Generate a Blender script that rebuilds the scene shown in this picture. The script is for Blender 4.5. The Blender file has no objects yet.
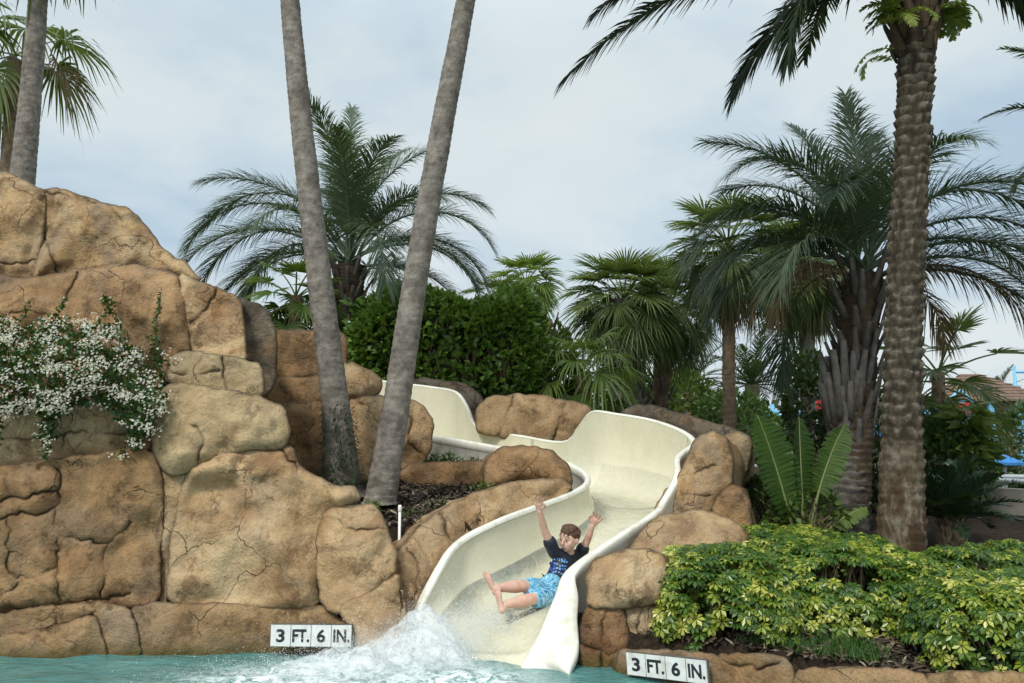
import bpy, bmesh, math, random
import numpy as np
from mathutils import Vector, Matrix, noise
from mathutils.geometry import delaunay_2d_cdt

random.seed(7)
RNG = np.random.default_rng(7)
C = bpy.context.scene.collection
F, CX, CY, HOR, CAMZ = 800.0, 512.0, 341.5, 435.0, 1.7
TH = math.atan((HOR - CY) / F)
R = math.radians

def at(px, py, Y):
    """point at world depth Y on the sight line of a picture position"""
    dx, dy = (px - CX) / F, (CY - py) / F
    fy, fz = math.cos(TH) - dy * math.sin(TH), math.sin(TH) + dy * math.cos(TH)
    t = Y / fy
    return Vector((dx * t, Y, CAMZ + fz * t))

def at_np(px, py, Y):
    dx, dy = (px - CX) / F, (CY - py) / F
    fy, fz = math.cos(TH) - dy * math.sin(TH), math.sin(TH) + dy * math.cos(TH)
    t = Y / fy
    return np.stack([dx * t, Y + 0 * t, CAMZ + fz * t], axis=-1)

# ------------------------------------------------------------------ tagging
def tag(o, label=None, cat=None, group=None, kind=None):
    if label: o['label'] = label
    if cat: o['category'] = cat
    if group: o['group'] = group
    if kind: o['kind'] = kind
    return o

def thing(name, label, cat, loc=(0, 0, 0), group=None):
    o = bpy.data.objects.new(name, None)
    o.empty_display_size = 0.2
    o.location = loc
    C.objects.link(o)
    return tag(o, label, cat, group)

def link(name, me, mat, parent=None, origin=None):
    """link a mesh given in world coordinates; its origin is moved to the parent's base or to origin"""
    o = bpy.data.objects.new(name, me)
    if mat is not None:
        if isinstance(mat, (list, tuple)):
            for m in mat: me.materials.append(m)
        else:
            me.materials.append(mat)
    C.objects.link(o)
    if parent is not None:
        off = Vector((0, 0, 0))
        p = parent
        while p is not None:
            off += p.location; p = p.parent
        me.transform(Matrix.Translation(-off))
        o.parent = parent
    else:
        if origin is None:
            n = len(me.vertices)
            a = np.empty(n * 3, dtype=np.float32); me.vertices.foreach_get('co', a); a = a.reshape(-1, 3)
            origin = ((a[:, 0].min() + a[:, 0].max()) / 2, (a[:, 1].min() + a[:, 1].max()) / 2, a[:, 2].min())
        origin = Vector([float(q) for q in origin])
        me.transform(Matrix.Translation(-origin))
        o.location = origin
    return o

# ------------------------------------------------------------------ mesh builder for quads (numpy)
class MB:
    def __init__(s):
        s.v, s.f, s.t, s.n = [], [], [], 0
    def add(s, v, f, tint=0.5):
        v = np.asarray(v, dtype=np.float64).reshape(-1, 3)
        f = np.asarray(f, dtype=np.int64).reshape(-1, 4)
        s.v.append(v); s.f.append(f + s.n)
        t = np.asarray(tint, dtype=np.float64)
        s.t.append(np.full(len(v), float(t)) if t.ndim == 0 else t.reshape(-1))
        s.n += len(v)
    def strips(s, nodes, wvec, tint):
        """nodes (n,k,3), wvec (n,k,3) half-width vectors, tint (n,)"""
        n, k, _ = nodes.shape
        v = np.stack([nodes - wvec, nodes + wvec], axis=2).reshape(n, k * 2, 3)
        q = np.array([[2 * i, 2 * i + 1, 2 * i + 3, 2 * i + 2] for i in range(k - 1)])
        f = (q[None] + (np.arange(n) * 2 * k)[:, None, None]).reshape(-1, 4)
        s.add(v.reshape(-1, 3), f, np.repeat(tint, 2 * k))
    def inst(s, tv, tf, mats, pos, tint):
        n = len(pos); k = len(tv)
        v = np.einsum('nij,kj->nki', mats, tv) + pos[:, None, :]
        f = (tf[None] + (np.arange(n) * k)[:, None, None]).reshape(-1, 4)
        s.add(v.reshape(-1, 3), f, np.repeat(tint, k))
    def tube(s, pts, rad, seg=8, tint=0.5, cap=True):
        pts = np.asarray([tuple(p) for p in pts], dtype=float); n = len(pts)
        rad = np.broadcast_to(np.asarray(rad, dtype=float), (n,))
        d = np.gradient(pts, axis=0); d /= np.linalg.norm(d, axis=1)[:, None] + 1e-9
        ref = np.array([0, 0, 1.0]) if abs(d[:, 2]).mean() < .8 else np.array([1.0, 0, 0])
        a = np.cross(d, ref); a /= np.linalg.norm(a, axis=1)[:, None] + 1e-9
        b = np.cross(d, a)
        th = np.linspace(0, 2 * np.pi, seg, endpoint=False)
        ring = (a[:, None] * np.cos(th)[None, :, None] + b[:, None] * np.sin(th)[None, :, None]) * rad[:, None, None] + pts[:, None]
        f = [[i * seg + j, i * seg + (j + 1) % seg, (i + 1) * seg + (j + 1) % seg, (i + 1) * seg + j] for i in range(n - 1) for j in range(seg)]
        v = ring.reshape(-1, 3)
        if cap:
            v = np.vstack([v, pts[0], pts[-1]])
            m = n * seg
            for j in range(0, seg, 2):
                f.append([m, (j + 2) % seg, j + 1, j])
                f.append([m + 1, (n - 1) * seg + j, (n - 1) * seg + j + 1, (n - 1) * seg + (j + 2) % seg])
        s.add(v, f, tint)
    def box(s, c, sz, rot=None, tint=0.5):
        c = np.asarray(c, float); h = np.asarray(sz, float) / 2
        v = np.array([[x, y, z] for x in (-1, 1) for y in (-1, 1) for z in (-1, 1)], float) * h
        if rot is not None: v = v @ np.array(rot).T
        s.add(v + c, [[0, 1, 3, 2], [4, 6, 7, 5], [0, 4, 5, 1], [2, 3, 7, 6], [0, 2, 6, 4], [1, 5, 7, 3]], tint)
    def mesh(s, name, smooth=True):
        v = np.vstack(s.v); f = np.vstack(s.f); t = np.concatenate(s.t)
        me = bpy.data.meshes.new(name)
        me.vertices.add(len(v)); me.vertices.foreach_set('co', v.astype(np.float32).ravel())
        me.loops.add(len(f) * 4); me.loops.foreach_set('vertex_index', f.astype(np.int32).ravel())
        me.polygons.add(len(f))
        me.polygons.foreach_set('loop_start', (np.arange(len(f)) * 4).astype(np.int32))
        me.polygons.foreach_set('use_smooth', np.full(len(f), smooth))
        at_ = me.attributes.new('tint', 'FLOAT', 'POINT'); at_.data.foreach_set('value', t.astype(np.float32))
        me.update(calc_edges=True); me.validate()
        return me
    def build(s, name, mat, parent=None, smooth=True, origin=None):
        return link(name, s.mesh(name, smooth), mat, parent, origin)

def rotz(a):
    a = np.asarray(a); z = np.zeros_like(a); o = np.ones_like(a)
    return np.stack([np.stack([np.cos(a), -np.sin(a), z], -1), np.stack([np.sin(a), np.cos(a), z], -1), np.stack([z, z, o], -1)], -2)
def rotx(a):
    a = np.asarray(a); z = np.zeros_like(a); o = np.ones_like(a)
    return np.stack([np.stack([o, z, z], -1), np.stack([z, np.cos(a), -np.sin(a)], -1), np.stack([z, np.sin(a), np.cos(a)], -1)], -2)
def roty(a):
    a = np.asarray(a); z = np.zeros_like(a); o = np.ones_like(a)
    return np.stack([np.stack([np.cos(a), z, np.sin(a)], -1), np.stack([z, o, z], -1), np.stack([-np.sin(a), z, np.cos(a)], -1)], -2)

def catmull(P, n):
    P = np.asarray(P, float); m = len(P)
    E = np.vstack([2 * P[0] - P[1], P, 2 * P[-1] - P[-2]])
    out = []
    for t in np.linspace(0, m - 1 - 1e-9, n):
        i = int(t); u = t - i
        p0, p1, p2, p3 = E[i], E[i + 1], E[i + 2], E[i + 3]
        out.append(.5 * (2 * p1 + (p2 - p0) * u + (2 * p0 - 5 * p1 + 4 * p2 - p3) * u * u + (3 * p1 - p0 - 3 * p2 + p3) * u ** 3))
    return np.array(out)

# ------------------------------------------------------------------ materials
def new_mat(name):
    m = bpy.data.materials.new(name); m.use_nodes = True
    nt = m.node_tree; nt.nodes.clear()
    out = nt.nodes.new('ShaderNodeOutputMaterial')
    return m, nt, out
def N(nt, typ, **kw):
    n = nt.nodes.new('ShaderNode' + typ)
    for k, v in kw.items():
        if k in n.inputs: n.inputs[k].default_value = v
        else: setattr(n, k, v)
    return n
def L(nt, a, b): nt.links.new(a, b)
def ramp(nt, fac, stops, interp='LINEAR'):
    r = N(nt, 'ValToRGB'); r.color_ramp.interpolation = interp
    e = r.color_ramp.elements
    while len(e) < len(stops): e.new(0.5)
    for el, (p, c) in zip(e, stops):
        el.position = p; el.color = (*c, 1) if len(c) == 3 else c
    if fac is not None: L(nt, fac, r.inputs['Fac'])
    return r
def mixc(nt, fac, a, b, mode='MIX'):
    n = nt.nodes.new('ShaderNodeMix'); n.data_type = 'RGBA'; n.blend_type = mode
    for sock, val in ((n.inputs[0], fac), (n.inputs[6], a), (n.inputs[7], b)):
        if isinstance(val, bpy.types.NodeSocket): L(nt, val, sock)
        elif isinstance(val, (int, float)): sock.default_value = val
        else: sock.default_value = (*val, 1)
    return n.outputs[2]
def math_(nt, op, a, b=None, c=None):
    n = N(nt, 'Math', operation=op)
    for i, val in enumerate((a, b, c)):
        if val is None: continue
        if isinstance(val, bpy.types.NodeSocket): L(nt, val, n.inputs[i])
        else: n.inputs[i].default_value = val
    return n.outputs[0]
def wpos(nt, scale=(1, 1, 1)):
    g = N(nt, 'NewGeometry'); m = N(nt, 'Mapping'); m.inputs['Scale'].default_value = scale
    L(nt, g.outputs['Position'], m.inputs['Vector']); return m.outputs['Vector']
def tex(nt, vec, scale, detail=5, rough=.55, dist=0):
    n = N(nt, 'TexNoise'); n.inputs['Scale'].default_value = scale; n.inputs['Detail'].default_value = detail
    n.inputs['Roughness'].default_value = rough; n.inputs['Distortion'].default_value = dist
    L(nt, vec, n.inputs['Vector']); return n.outputs['Fac']
def principled(nt, out, rough=.6, spec=.5):
    b = N(nt, 'BsdfPrincipled'); b.inputs['Roughness'].default_value = rough
    b.inputs['Specular IOR Level'].default_value = spec
    L(nt, b.outputs[0], out.inputs['Surface']); return b
def bump(nt, bsdf, h, strength, dist):
    n = N(nt, 'Bump'); n.inputs['Strength'].default_value = strength; n.inputs['Distance'].default_value = dist
    L(nt, h, n.inputs['Height']); L(nt, n.outputs[0], bsdf.inputs['Normal']); return n

def rock_mat(name, light, mid, dark, stain=.5, grey=.35, lichen=0.0):
    light, mid, dark = [(c[0] * .88, c[1] * .84, c[2] * .76) for c in (light, mid, dark)]
    m, nt, out = new_mat(name); b = principled(nt, out, .85, .25)
    p = wpos(nt)
    n1 = tex(nt, p, 1.7, 8, .66, .3)
    col = ramp(nt, n1, [(.36, dark), (.45, mid), (.54, light), (.66, mid)]).outputs[0]
    # rust and ochre washes
    n2 = tex(nt, p, 2.6, 6, .65, .4)
    col = mixc(nt, ramp(nt, n2, [(.50, (0, 0, 0)), (.66, (.6, .6, .6))]).outputs[0], col, (.30, .16, .07))
    # vertical grey-brown run-off streaks
    pv = wpos(nt, (5.0, 5.0, .55))
    n3 = tex(nt, pv, 1.0, 6, .65, .3)
    col = mixc(nt, math_(nt, 'MULTIPLY', ramp(nt, n3, [(.47, (0, 0, 0)), (.64, (1, 1, 1))]).outputs[0], stain), col, (.075, .055, .038))
    # cool grey weathered patches
    n4 = tex(nt, p, 1.9, 7, .65, .4)
    col = mixc(nt, math_(nt, 'MULTIPLY', ramp(nt, n4, [(.49, (0, 0, 0)), (.60, (1, 1, 1))]).outputs[0], grey), col, (.24, .22, .185))
    if lichen:
        n5 = tex(nt, p, 5.5, 8, .7, .8)
        col = mixc(nt, math_(nt, 'MULTIPLY', ramp(nt, n5, [(.52, (0, 0, 0)), (.60, (1, 1, 1))]).outputs[0], lichen), col, (.045, .042, .032))
    # broad pale sun-bleached and dark damp washes
    n7 = tex(nt, wpos(nt, (1, 1, 1.5)), .9, 7, .68, .5)
    col = mixc(nt, ramp(nt, n7, [(.32, (.50, .50, .50)), (.45, (0, 0, 0))]).outputs[0], col, dark)
    col = mixc(nt, ramp(nt, n7, [(.55, (0, 0, 0)), (.68, (.55, .55, .55))]).outputs[0], col, tuple(min(.62, c * 1.25 + .05) for c in light))
    # fine speckle
    n6 = tex(nt, p, 45, 3, .6)
    col = mixc(nt, ramp(nt, n6, [(.35, (.35, .35, .35)), (.5, (0, 0, 0))]).outputs[0], col, dark)
    # hairline cracks
    wv = N(nt, 'VectorMath', operation='ADD'); nv = N(nt, 'TexNoise', Scale=2.3, Detail=5.0); L(nt, p, nv.inputs['Vector'])
    sc_ = N(nt, 'VectorMath', operation='SCALE'); L(nt, nv.outputs['Color'], sc_.inputs[0]); sc_.inputs['Scale'].default_value = .55
    L(nt, p, wv.inputs[0]); L(nt, sc_.outputs[0], wv.inputs[1])
    vo = N(nt, 'TexVoronoi', feature='DISTANCE_TO_EDGE'); vo.inputs['Scale'].default_value = 1.9; L(nt, wv.outputs[0], vo.inputs['Vector'])
    hair = ramp(nt, vo.outputs['Distance'], [(.0, (1, 1, 1)), (.009, (0, 0, 0))]).outputs[0]
    hair = math_(nt, 'MULTIPLY', hair, ramp(nt, tex(nt, p, 1.6, 4, .6), [(.52, (0, 0, 0)), (.60, (1, 1, 1))]).outputs[0])
    col = mixc(nt, math_(nt, 'MULTIPLY', hair, .6), col, tuple(c * .3 for c in dark))
    # near-black brown mixed in along the carved joints and each stone's outline
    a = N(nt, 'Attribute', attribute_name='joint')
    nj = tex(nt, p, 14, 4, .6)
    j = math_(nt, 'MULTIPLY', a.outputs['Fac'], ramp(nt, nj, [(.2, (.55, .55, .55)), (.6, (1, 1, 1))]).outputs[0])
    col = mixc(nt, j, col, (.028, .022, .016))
    # algae line just above the water
    g = N(nt, 'NewGeometry'); sx = N(nt, 'SeparateXYZ'); L(nt, g.outputs['Position'], sx.inputs[0])
    zz = math_(nt, 'ADD', sx.outputs['Z'], math_(nt, 'MULTIPLY', math_(nt, 'SUBTRACT', tex(nt, p, 6, 4), .5), .12))
    wl = N(nt, 'MapRange', **{'From Min': .12, 'From Max': .21, 'To Min': .85, 'To Max': 0.0}); L(nt, zz, wl.inputs['Value'])
    col = mixc(nt, wl.outputs[0], col, (.10, .075, .02))
    # blotchy damp stains of the sprayed concrete
    n8 = tex(nt, p, 4.2, 9, .74, .3)
    col = mixc(nt, ramp(nt, n8, [(.38, (.72, .72, .72)), (.47, (0, 0, 0))]).outputs[0], col, tuple(c * .45 for c in dark))
    L(nt, col, b.inputs['Base Color'])
    h = math_(nt, 'ADD', math_(nt, 'MULTIPLY', tex(nt, p, 9, 8, .65, .3), 1.0), math_(nt, 'MULTIPLY', tex(nt, p, 60, 4, .6), .25))
    h = math_(nt, 'SUBTRACT', h, math_(nt, 'MULTIPLY', hair, .5))
    bump(nt, b, h, .9, .045)
    return m

def leaf_mat(name, stops, rough=.45, trans=.3, spec=.5):
    m, nt, out = new_mat(name)
    b = N(nt, 'BsdfPrincipled'); b.inputs['Roughness'].default_value = rough; b.inputs['Specular IOR Level'].default_value = spec
    a = N(nt, 'Attribute', attribute_name='tint')
    p = wpos(nt)
    f = math_(nt, 'ADD', a.outputs['Fac'], math_(nt, 'MULTIPLY', math_(nt, 'SUBTRACT', tex(nt, p, 9, 3), .5), .25))
    col = ramp(nt, f, stops).outputs[0]
    L(nt, col, b.inputs['Base Color'])
    t = N(nt, 'BsdfTranslucent'); L(nt, mixc(nt, .35, col, (.25, .35, .02)), t.inputs['Color'])
    mx = N(nt, 'MixShader'); mx.inputs[0].default_value = trans
    L(nt, b.outputs[0], mx.inputs[1]); L(nt, t.outputs[0], mx.inputs[2]); L(nt, mx.outputs[0], out.inputs['Surface'])
    return m

def plain_mat(name, col, rough=.5, var=.15, scale=6, spec=.5, bumpd=0.0, dirt=None, dscale=3):
    m, nt, out = new_mat(name); b = principled(nt, out, rough, spec)
    p = wpos(nt); n1 = tex(nt, p, scale, 5)
    d = tuple(c * (1 - var) for c in col); l = tuple(min(1, c * (1 + var)) for c in col)
    c = ramp(nt, n1, [(.3, d), (.7, l)]).outputs[0]
    if dirt:
        c = mixc(nt, ramp(nt, tex(nt, p, dscale, 6, .65, .4), [(.5, (0, 0, 0)), (.7, (.8, .8, .8))]).outputs[0], c, dirt)
    L(nt, c, b.inputs['Base Color'])
    if bumpd: bump(nt, b, tex(nt, p, scale * 3, 6, .6), .6, bumpd)
    return m

TAN, MID, BRN = (.57, .415, .255), (.455, .31, .172), (.27, .165, .086)
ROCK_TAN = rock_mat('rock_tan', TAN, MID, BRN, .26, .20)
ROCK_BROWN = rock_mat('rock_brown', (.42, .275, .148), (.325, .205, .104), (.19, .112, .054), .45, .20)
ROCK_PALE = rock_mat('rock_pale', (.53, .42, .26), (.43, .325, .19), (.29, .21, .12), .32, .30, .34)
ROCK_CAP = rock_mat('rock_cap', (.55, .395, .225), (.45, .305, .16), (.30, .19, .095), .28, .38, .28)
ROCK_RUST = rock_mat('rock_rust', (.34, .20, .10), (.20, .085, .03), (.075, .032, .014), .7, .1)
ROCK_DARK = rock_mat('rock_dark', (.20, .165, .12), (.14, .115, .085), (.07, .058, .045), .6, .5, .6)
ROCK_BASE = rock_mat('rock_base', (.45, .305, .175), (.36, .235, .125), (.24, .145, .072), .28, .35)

# ------------------------------------------------------------------ rocks
def chaikin(P):
    Q = np.roll(P, -1, axis=0)
    return np.stack([.86 * P + .14 * Q, .14 * P + .86 * Q], axis=1).reshape(-1, 2)
def resample(P, step, closed=True):
    P = np.asarray(P, float)
    if closed: P = np.vstack([P, P[:1]])
    d = np.r_[0, np.cumsum(np.linalg.norm(np.diff(P, axis=0), axis=1))]
    n = max(3, int(d[-1] / step))
    t = np.linspace(0, d[-1], n, endpoint=not closed)
    return np.stack([np.interp(t, d, P[:, 0]), np.interp(t, d, P[:, 1])], 1)
def segdist(X, P, closed):
    A = P if closed else P[:-1]; B = np.roll(P, -1, axis=0) if closed else P[1:]
    d = B - A; l2 = (d * d).sum(1) + 1e-9
    best = np.full(len(X), 1e9)
    for i in range(0, len(A), 64):
        a, dd, ll = A[i:i + 64], d[i:i + 64], l2[i:i + 64]
        t = np.clip(((X[:, None] - a[None]) * dd[None]).sum(2) / ll[None], 0, 1)
        q = a[None] + t[..., None] * dd[None]
        best = np.minimum(best, np.linalg.norm(X[:, None] - q, axis=2).min(1))
    return best
def inside(X, P):
    x, y = X[:, 0], X[:, 1]; c = np.zeros(len(X), bool)
    A, B = P, np.roll(P, -1, axis=0)
    for (x1, y1), (x2, y2) in zip(A, B):
        if y1 == y2: continue
        k = ((y1 > y) != (y2 > y)) & (x < (x2 - x1) * (y - y1) / (y2 - y1) + x1)
        c ^= k
    return c
def wob(P, amp, seed, fr=.06):
    return np.array([(x + amp * noise.noise(Vector((x * fr, y * fr, seed))), y + amp * noise.noise(Vector((x * fr, y * fr, seed + 31)))) for x, y in P])

_seed = [0]
def rock(label, outline, Y, thick, bulge, mat, cracks=(), grad=(0, 0), back=(0, 1, 0), name='boulder', sp=4.0, rnd=None, rough=1.0, grow=2.0, parent=None, seed_=None, cat='rock', facet=1.0, plane=None, cdepth=.028):
    bulge *= .62; _seed[0] += 1; seed = (seed_ or _seed[0]) * 13.7
    O = np.array(outline, float)
    # orientation + grow
    area = .5 * np.sum(O[:, 0] * np.roll(O[:, 1], -1) - np.roll(O[:, 0], -1) * O[:, 1])
    if area < 0: O = O[::-1]
    O = chaikin(O); O = resample(O, sp)
    nx = np.roll(O, -1, axis=0) - np.roll(O, 1, axis=0)
    nr = np.stack([nx[:, 1], -nx[:, 0]], 1); nr /= np.linalg.norm(nr, axis=1)[:, None] + 1e-9
    O = O + nr * grow
    O = wob(O, 2.6, seed, .10); O = wob(O, 1.3, seed + 5, .30); O = resample(O, sp)
    lo, hi = O.min(0), O.max(0); cx, cy = O.mean(0)
    gx, gy = np.meshgrid(np.arange(lo[0], hi[0], sp), np.arange(lo[1], hi[1], sp))
    gx = gx + (np.arange(gx.shape[0]) % 2)[:, None] * sp / 2
    G = np.stack([gx.ravel(), gy.ravel()], 1) + RNG.uniform(-.25, .25, (gx.size, 2)) * sp
    G = G[inside(G, O)]; G = G[segdist(G, O, True) > sp * .7]
    CR = []
    for c in cracks:
        P = wob(resample(np.array(c, float), 2.5, False), 4.5, seed + 9, .09); P = wob(P, 1.6, seed + 3, .4)
        CR.append(P)
    extra = []
    for P in CR:
        d = np.gradient(P, axis=0); n_ = np.stack([d[:, 1], -d[:, 0]], 1); n_ /= np.linalg.norm(n_, axis=1)[:, None] + 1e-9
        for k in (-2.4, -.9, 0, .9, 2.4): extra.append(P + n_ * k)
    ring = []
    for k in (.8, 2.0, 4.0):   # rounded shoulder needs extra rows near the rim
        nx = np.roll(O, -1, axis=0) - np.roll(O, 1, axis=0)
        nr = np.stack([nx[:, 1], -nx[:, 0]], 1); nr /= np.linalg.norm(nr, axis=1)[:, None] + 1e-9
        q = O - nr * k; q = q[inside(q, O)]; ring.append(q[segdist(q, O, True) > k * .8])
    if extra:
        E = np.vstack(extra); E = E[inside(E, O)]; E = E[segdist(E, O, True) > 1.2]
        dd = np.full(len(G), 1e9)
        for P in CR: dd = np.minimum(dd, segdist(G, P, False))
        G = np.vstack([G[dd > 4.5], E])
    G = np.vstack([G] + ring)
    pts = [Vector(map(float, p)) for p in np.vstack([O, G])]
    no = len(O)
    vs, es, fs, ov, oe, of = delaunay_2d_cdt(pts, [(i, (i + 1) % no) for i in range(no)], [], 1, .05)
    X = np.array([(v.x, v.y) for v in vs]); 
    de = segdist(X, O, True)
    isout = np.array([any(k < no for k in o_) for o_ in ov]); de[isout] = 0
    dc = np.full(len(X), 1e9)
    for P in CR: dc = np.minimum(dc, segdist(X, P, False))
    rr = rnd if rnd else min(40.0, .5 * min(hi[0] - lo[0], hi[1] - lo[1]))
    t = np.clip(de / max(3.5, min(7.0, rr * .30)), 0, 1); t2 = np.clip(de / (rr * 1.8), 0, 1)
    prof = .40 * np.sqrt(1 - (1 - t) ** 2) + .50 * (1 - (1 - t2) ** 2)
    mpp = Y / F
    if plane is not None: Yb = plane[0] + plane[1] * X[:, 0] + plane[2] * X[:, 1]
    else: Yb = Y + grad[0] * (X[:, 0] - cx) + grad[1] * (X[:, 1] - cy)
    base = at_np(X[:, 0], X[:, 1], Yb)
    disp = np.zeros(len(X))
    mask = np.clip(de / 10, .25, 1)
    for i, p in enumerate(base):
        q = Vector(p) + Vector((seed, 0, 0))
        qw = q + .18 * noise.noise_vector(q * 1.7)
        d_, pt_ = noise.voronoi(qw * 1.35)
        fac = 0.0; ws = 0.0
        for dd_, c in zip(d_, pt_):
            wt = math.exp(-(dd_ - d_[0]) * 9); h = noise.cell_vector(c * 37.1)
            fac += wt * (qw * 1.35 - c).dot(h - Vector((.5, .5, .5))) * .46; ws += wt
        fac /= ws
        d2, pt2 = noise.voronoi(qw * 4.3)
        fac2 = 0.0; ws = 0.0
        for dd_, c in zip(d2, pt2):
            wt = math.exp(-(dd_ - d2[0]) * 10); h2 = noise.cell_vector(c * 51.3)
            fac2 += wt * (qw * 4.3 - c).dot(h2 - Vector((.5, .5, .5))) * .115; ws += wt
        fac2 /= ws
        w = .075 * noise.noise(q * 1.1) + .045 * noise.noise(q * 2.9) + .020 * noise.noise(q * 7) + .009 * noise.noise(q * 19)
        u_ = q.z * 3.1 + .9 * noise.noise(q * .7) + .15 * noise.noise(q * 5); u_ -= math.floor(u_); st = .012 * (u_ if u_ < .82 else (1 - u_) / .18 * .82) * (.5 + noise.noise(q * 1.3)) - .01
        disp[i] = (w + facet * (fac + fac2) + st) * rough
    sc = min(1.0, rr / 22.0) * .9 + .1
    Yv = Yb - bulge * prof + disp * mask * sc
    vary = np.array([max(0.0, min(1.0, .62 + 1.1 * noise.noise(Vector((x * .045, y * .045, seed))))) for x, y in X])
    groove = np.exp(-(dc / .95) ** 2) * vary; wide = np.exp(-(dc / 4.0) ** 2) * vary
    Yv = Yv + cdepth * groove * 1.3 + cdepth * .30 * wide
    V = at_np(X[:, 0], X[:, 1], Yv)
    # order of outline vertices after CDT
    loop = [None] * no
    for vi, o_ in enumerate(ov):
        for k in o_:
            if k < no: loop[k] = vi
    loop = [l for l in loop if l is not None]
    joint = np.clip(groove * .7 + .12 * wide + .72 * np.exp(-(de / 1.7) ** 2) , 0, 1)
    verts = [tuple(p) for p in V]; J = list(joint)
    faces = [tuple(f) for f in fs]
    ray = at(cx, cy, 1.0) - Vector((0, 0, CAMZ))
    bk = Vector((ray.x * 1.3 if tuple(back) == (0, 1, 0) else back[0], back[1], ray.z * back[1] - .03))
    prev = loop; nring = 4
    nx = np.roll(O, -1, axis=0) - np.roll(O, 1, axis=0)
    for k in range(1, nring + 1):
        cur = []
        for li in loop:
            p = Vector(V[li]); q = p + bk * (thick * k / nring)
            nz = noise.noise_vector(q * 2.5 + Vector((seed, 3, 1))) * .05
            q = q + Vector((nz.x, 0, nz.z * .7 - .012 * k))
            cur.append(len(verts)); verts.append(tuple(q)); J.append(.25 if k < 2 else .1)
        for a in range(len(loop)):
            b_ = (a + 1) % len(loop)
            faces.append((prev[a], cur[a], cur[b_], prev[b_]))
        prev = cur
    faces.append(tuple(prev))
    me = bpy.data.meshes.new(name); me.from_pydata(verts, [], faces); me.update()
    bm = bmesh.new(); bm.from_mesh(me); bmesh.ops.recalc_face_normals(bm, faces=bm.faces); bm.to_mesh(me); bm.free()
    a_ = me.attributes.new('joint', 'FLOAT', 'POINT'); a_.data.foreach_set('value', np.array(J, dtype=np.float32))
    me.polygons.foreach_set('use_smooth', np.ones(len(me.polygons), bool))
    o = link(name, me, mat, parent)
    if parent is None: tag(o, label, cat)
    return o
# ================================================================== ROCKWORK, left wall
rock('long low foot stone of the left rock wall, the one carrying the left depth sign',
     [(133, 608), (160, 603), (215, 605), (285, 606), (318, 604), (338, 618), (358, 626), (357, 652), (300, 668), (140, 670), (139, 640), (133, 622)], 6.10, 1.2, .07, ROCK_BASE, rnd=14, sp=3.5, facet=.5)
rock('small squarish foot stone at the waterline, wedged left of the long foot stone',
     [(90, 606), (100, 603), (128, 609), (135, 622), (140, 645), (138, 670), (108, 670), (102, 640), (97, 617)], 6.08, 1.2, .09, ROCK_BASE, rnd=14, sp=3, facet=.6)
rock('thin wedge stone lying on the lowest ledge at the far left waterline',
     [(-170, 614), (0, 616), (40, 608), (88, 603), (97, 612), (62, 623), (20, 635), (-170, 641)], 6.08, 1.2, .08, ROCK_BASE, rnd=12, sp=3, facet=.6)
rock('lowest ledge stone touching the water at the far left edge',
     [(-170, 641), (20, 636), (60, 625), (95, 616), (103, 640), (110, 670), (-170, 672)], 6.05, 1.2, .09, ROCK_BASE, rnd=13, sp=3, facet=.6)
rock('broad brown rock face with stacked horizontal cracks, above the far left foot stones',
     [(-170, 470), (0, 468), (40, 462), (90, 455), (140, 449), (153, 453), (163, 480), (164, 510), (160, 560), (158, 606), (100, 606), (40, 612), (-170, 618)], 6.22, 1.4, .11, ROCK_BROWN, sp=3.6, rnd=18,
     cracks=[[(60, 470), (58, 500), (57, 530), (57, 566), (60, 604)], [(-30, 504), (0, 501), (30, 497), (58, 491)], [(-30, 521), (0, 519), (30, 513), (58, 510)], [(8, 522), (8, 566), (16, 580), (40, 576), (56, 566)], [(58, 534), (85, 538), (108, 545), (122, 532), (128, 525)], [(62, 604), (108, 600), (131, 590)], [(-30, 600), (0, 598), (18, 585)], [(108, 545), (104, 575), (100, 600)]])
rock('narrow upright splinter of rock wedged between the two broad lower rock faces',
     [(153, 452), (162, 474), (187, 470), (179, 500), (171, 540), (166, 606), (157, 606), (160, 560), (164, 510)], 6.24, 1.3, .05, ROCK_TAN, rnd=9, sp=3)
rock('largest tan rock face in the middle of the left wall, right of the narrow splinter',
     [(187, 470), (215, 455), (250, 448), (289, 446), (299, 468), (330, 485), (358, 490), (359, 502), (328, 512), (322, 540), (318, 570), (318, 606), (285, 607), (166, 606), (171, 540), (179, 500)], 6.20, 1.4, .17, ROCK_TAN, sp=3.6, rnd=26,
     cracks=[[(262, 484), (268, 476), (275, 472)], [(280, 448), (296, 470), (297, 482)]], grad=(0, -.0012), seed_=71)
rock('pillar boulder with flat pale top ending the left wall beside the planting bed',
     [(325, 513), (335, 506), (372, 504), (381, 514), (390, 538), (397, 556), (397, 572), (375, 590), (355, 603), (335, 613), (322, 602), (316, 570), (318, 541)], 6.12, .9, .16, ROCK_TAN, sp=3.3, rnd=16,
     cracks=[[(330, 518), (345, 530), (372, 528), (386, 530)]], grad=(0, -.0016))
rock('rounded corner stone at the waterline right of the left depth sign, under the pillar boulder',
     [(397, 574), (404, 600), (406, 630), (402, 650), (385, 668), (360, 668), (357, 650), (354, 628), (337, 607), (375, 591)], 6.02, 1.0, .12, ROCK_TAN, sp=3.2, rnd=15, cracks=[[(402, 590), (400, 620), (405, 636)]])
rock('long yellow-grey ledge rock under the white jasmine',
     [(-170, 405), (30, 400), (95, 398), (142, 408), (153, 438), (150, 451), (90, 458), (40, 465), (-170, 474)], 6.42, 1.2, .12, ROCK_PALE, sp=3.6, rnd=18,
     cracks=[[(-30, 440), (30, 437), (70, 432), (127, 435), (150, 430)], [(66, 434), (62, 455)]])
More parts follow.
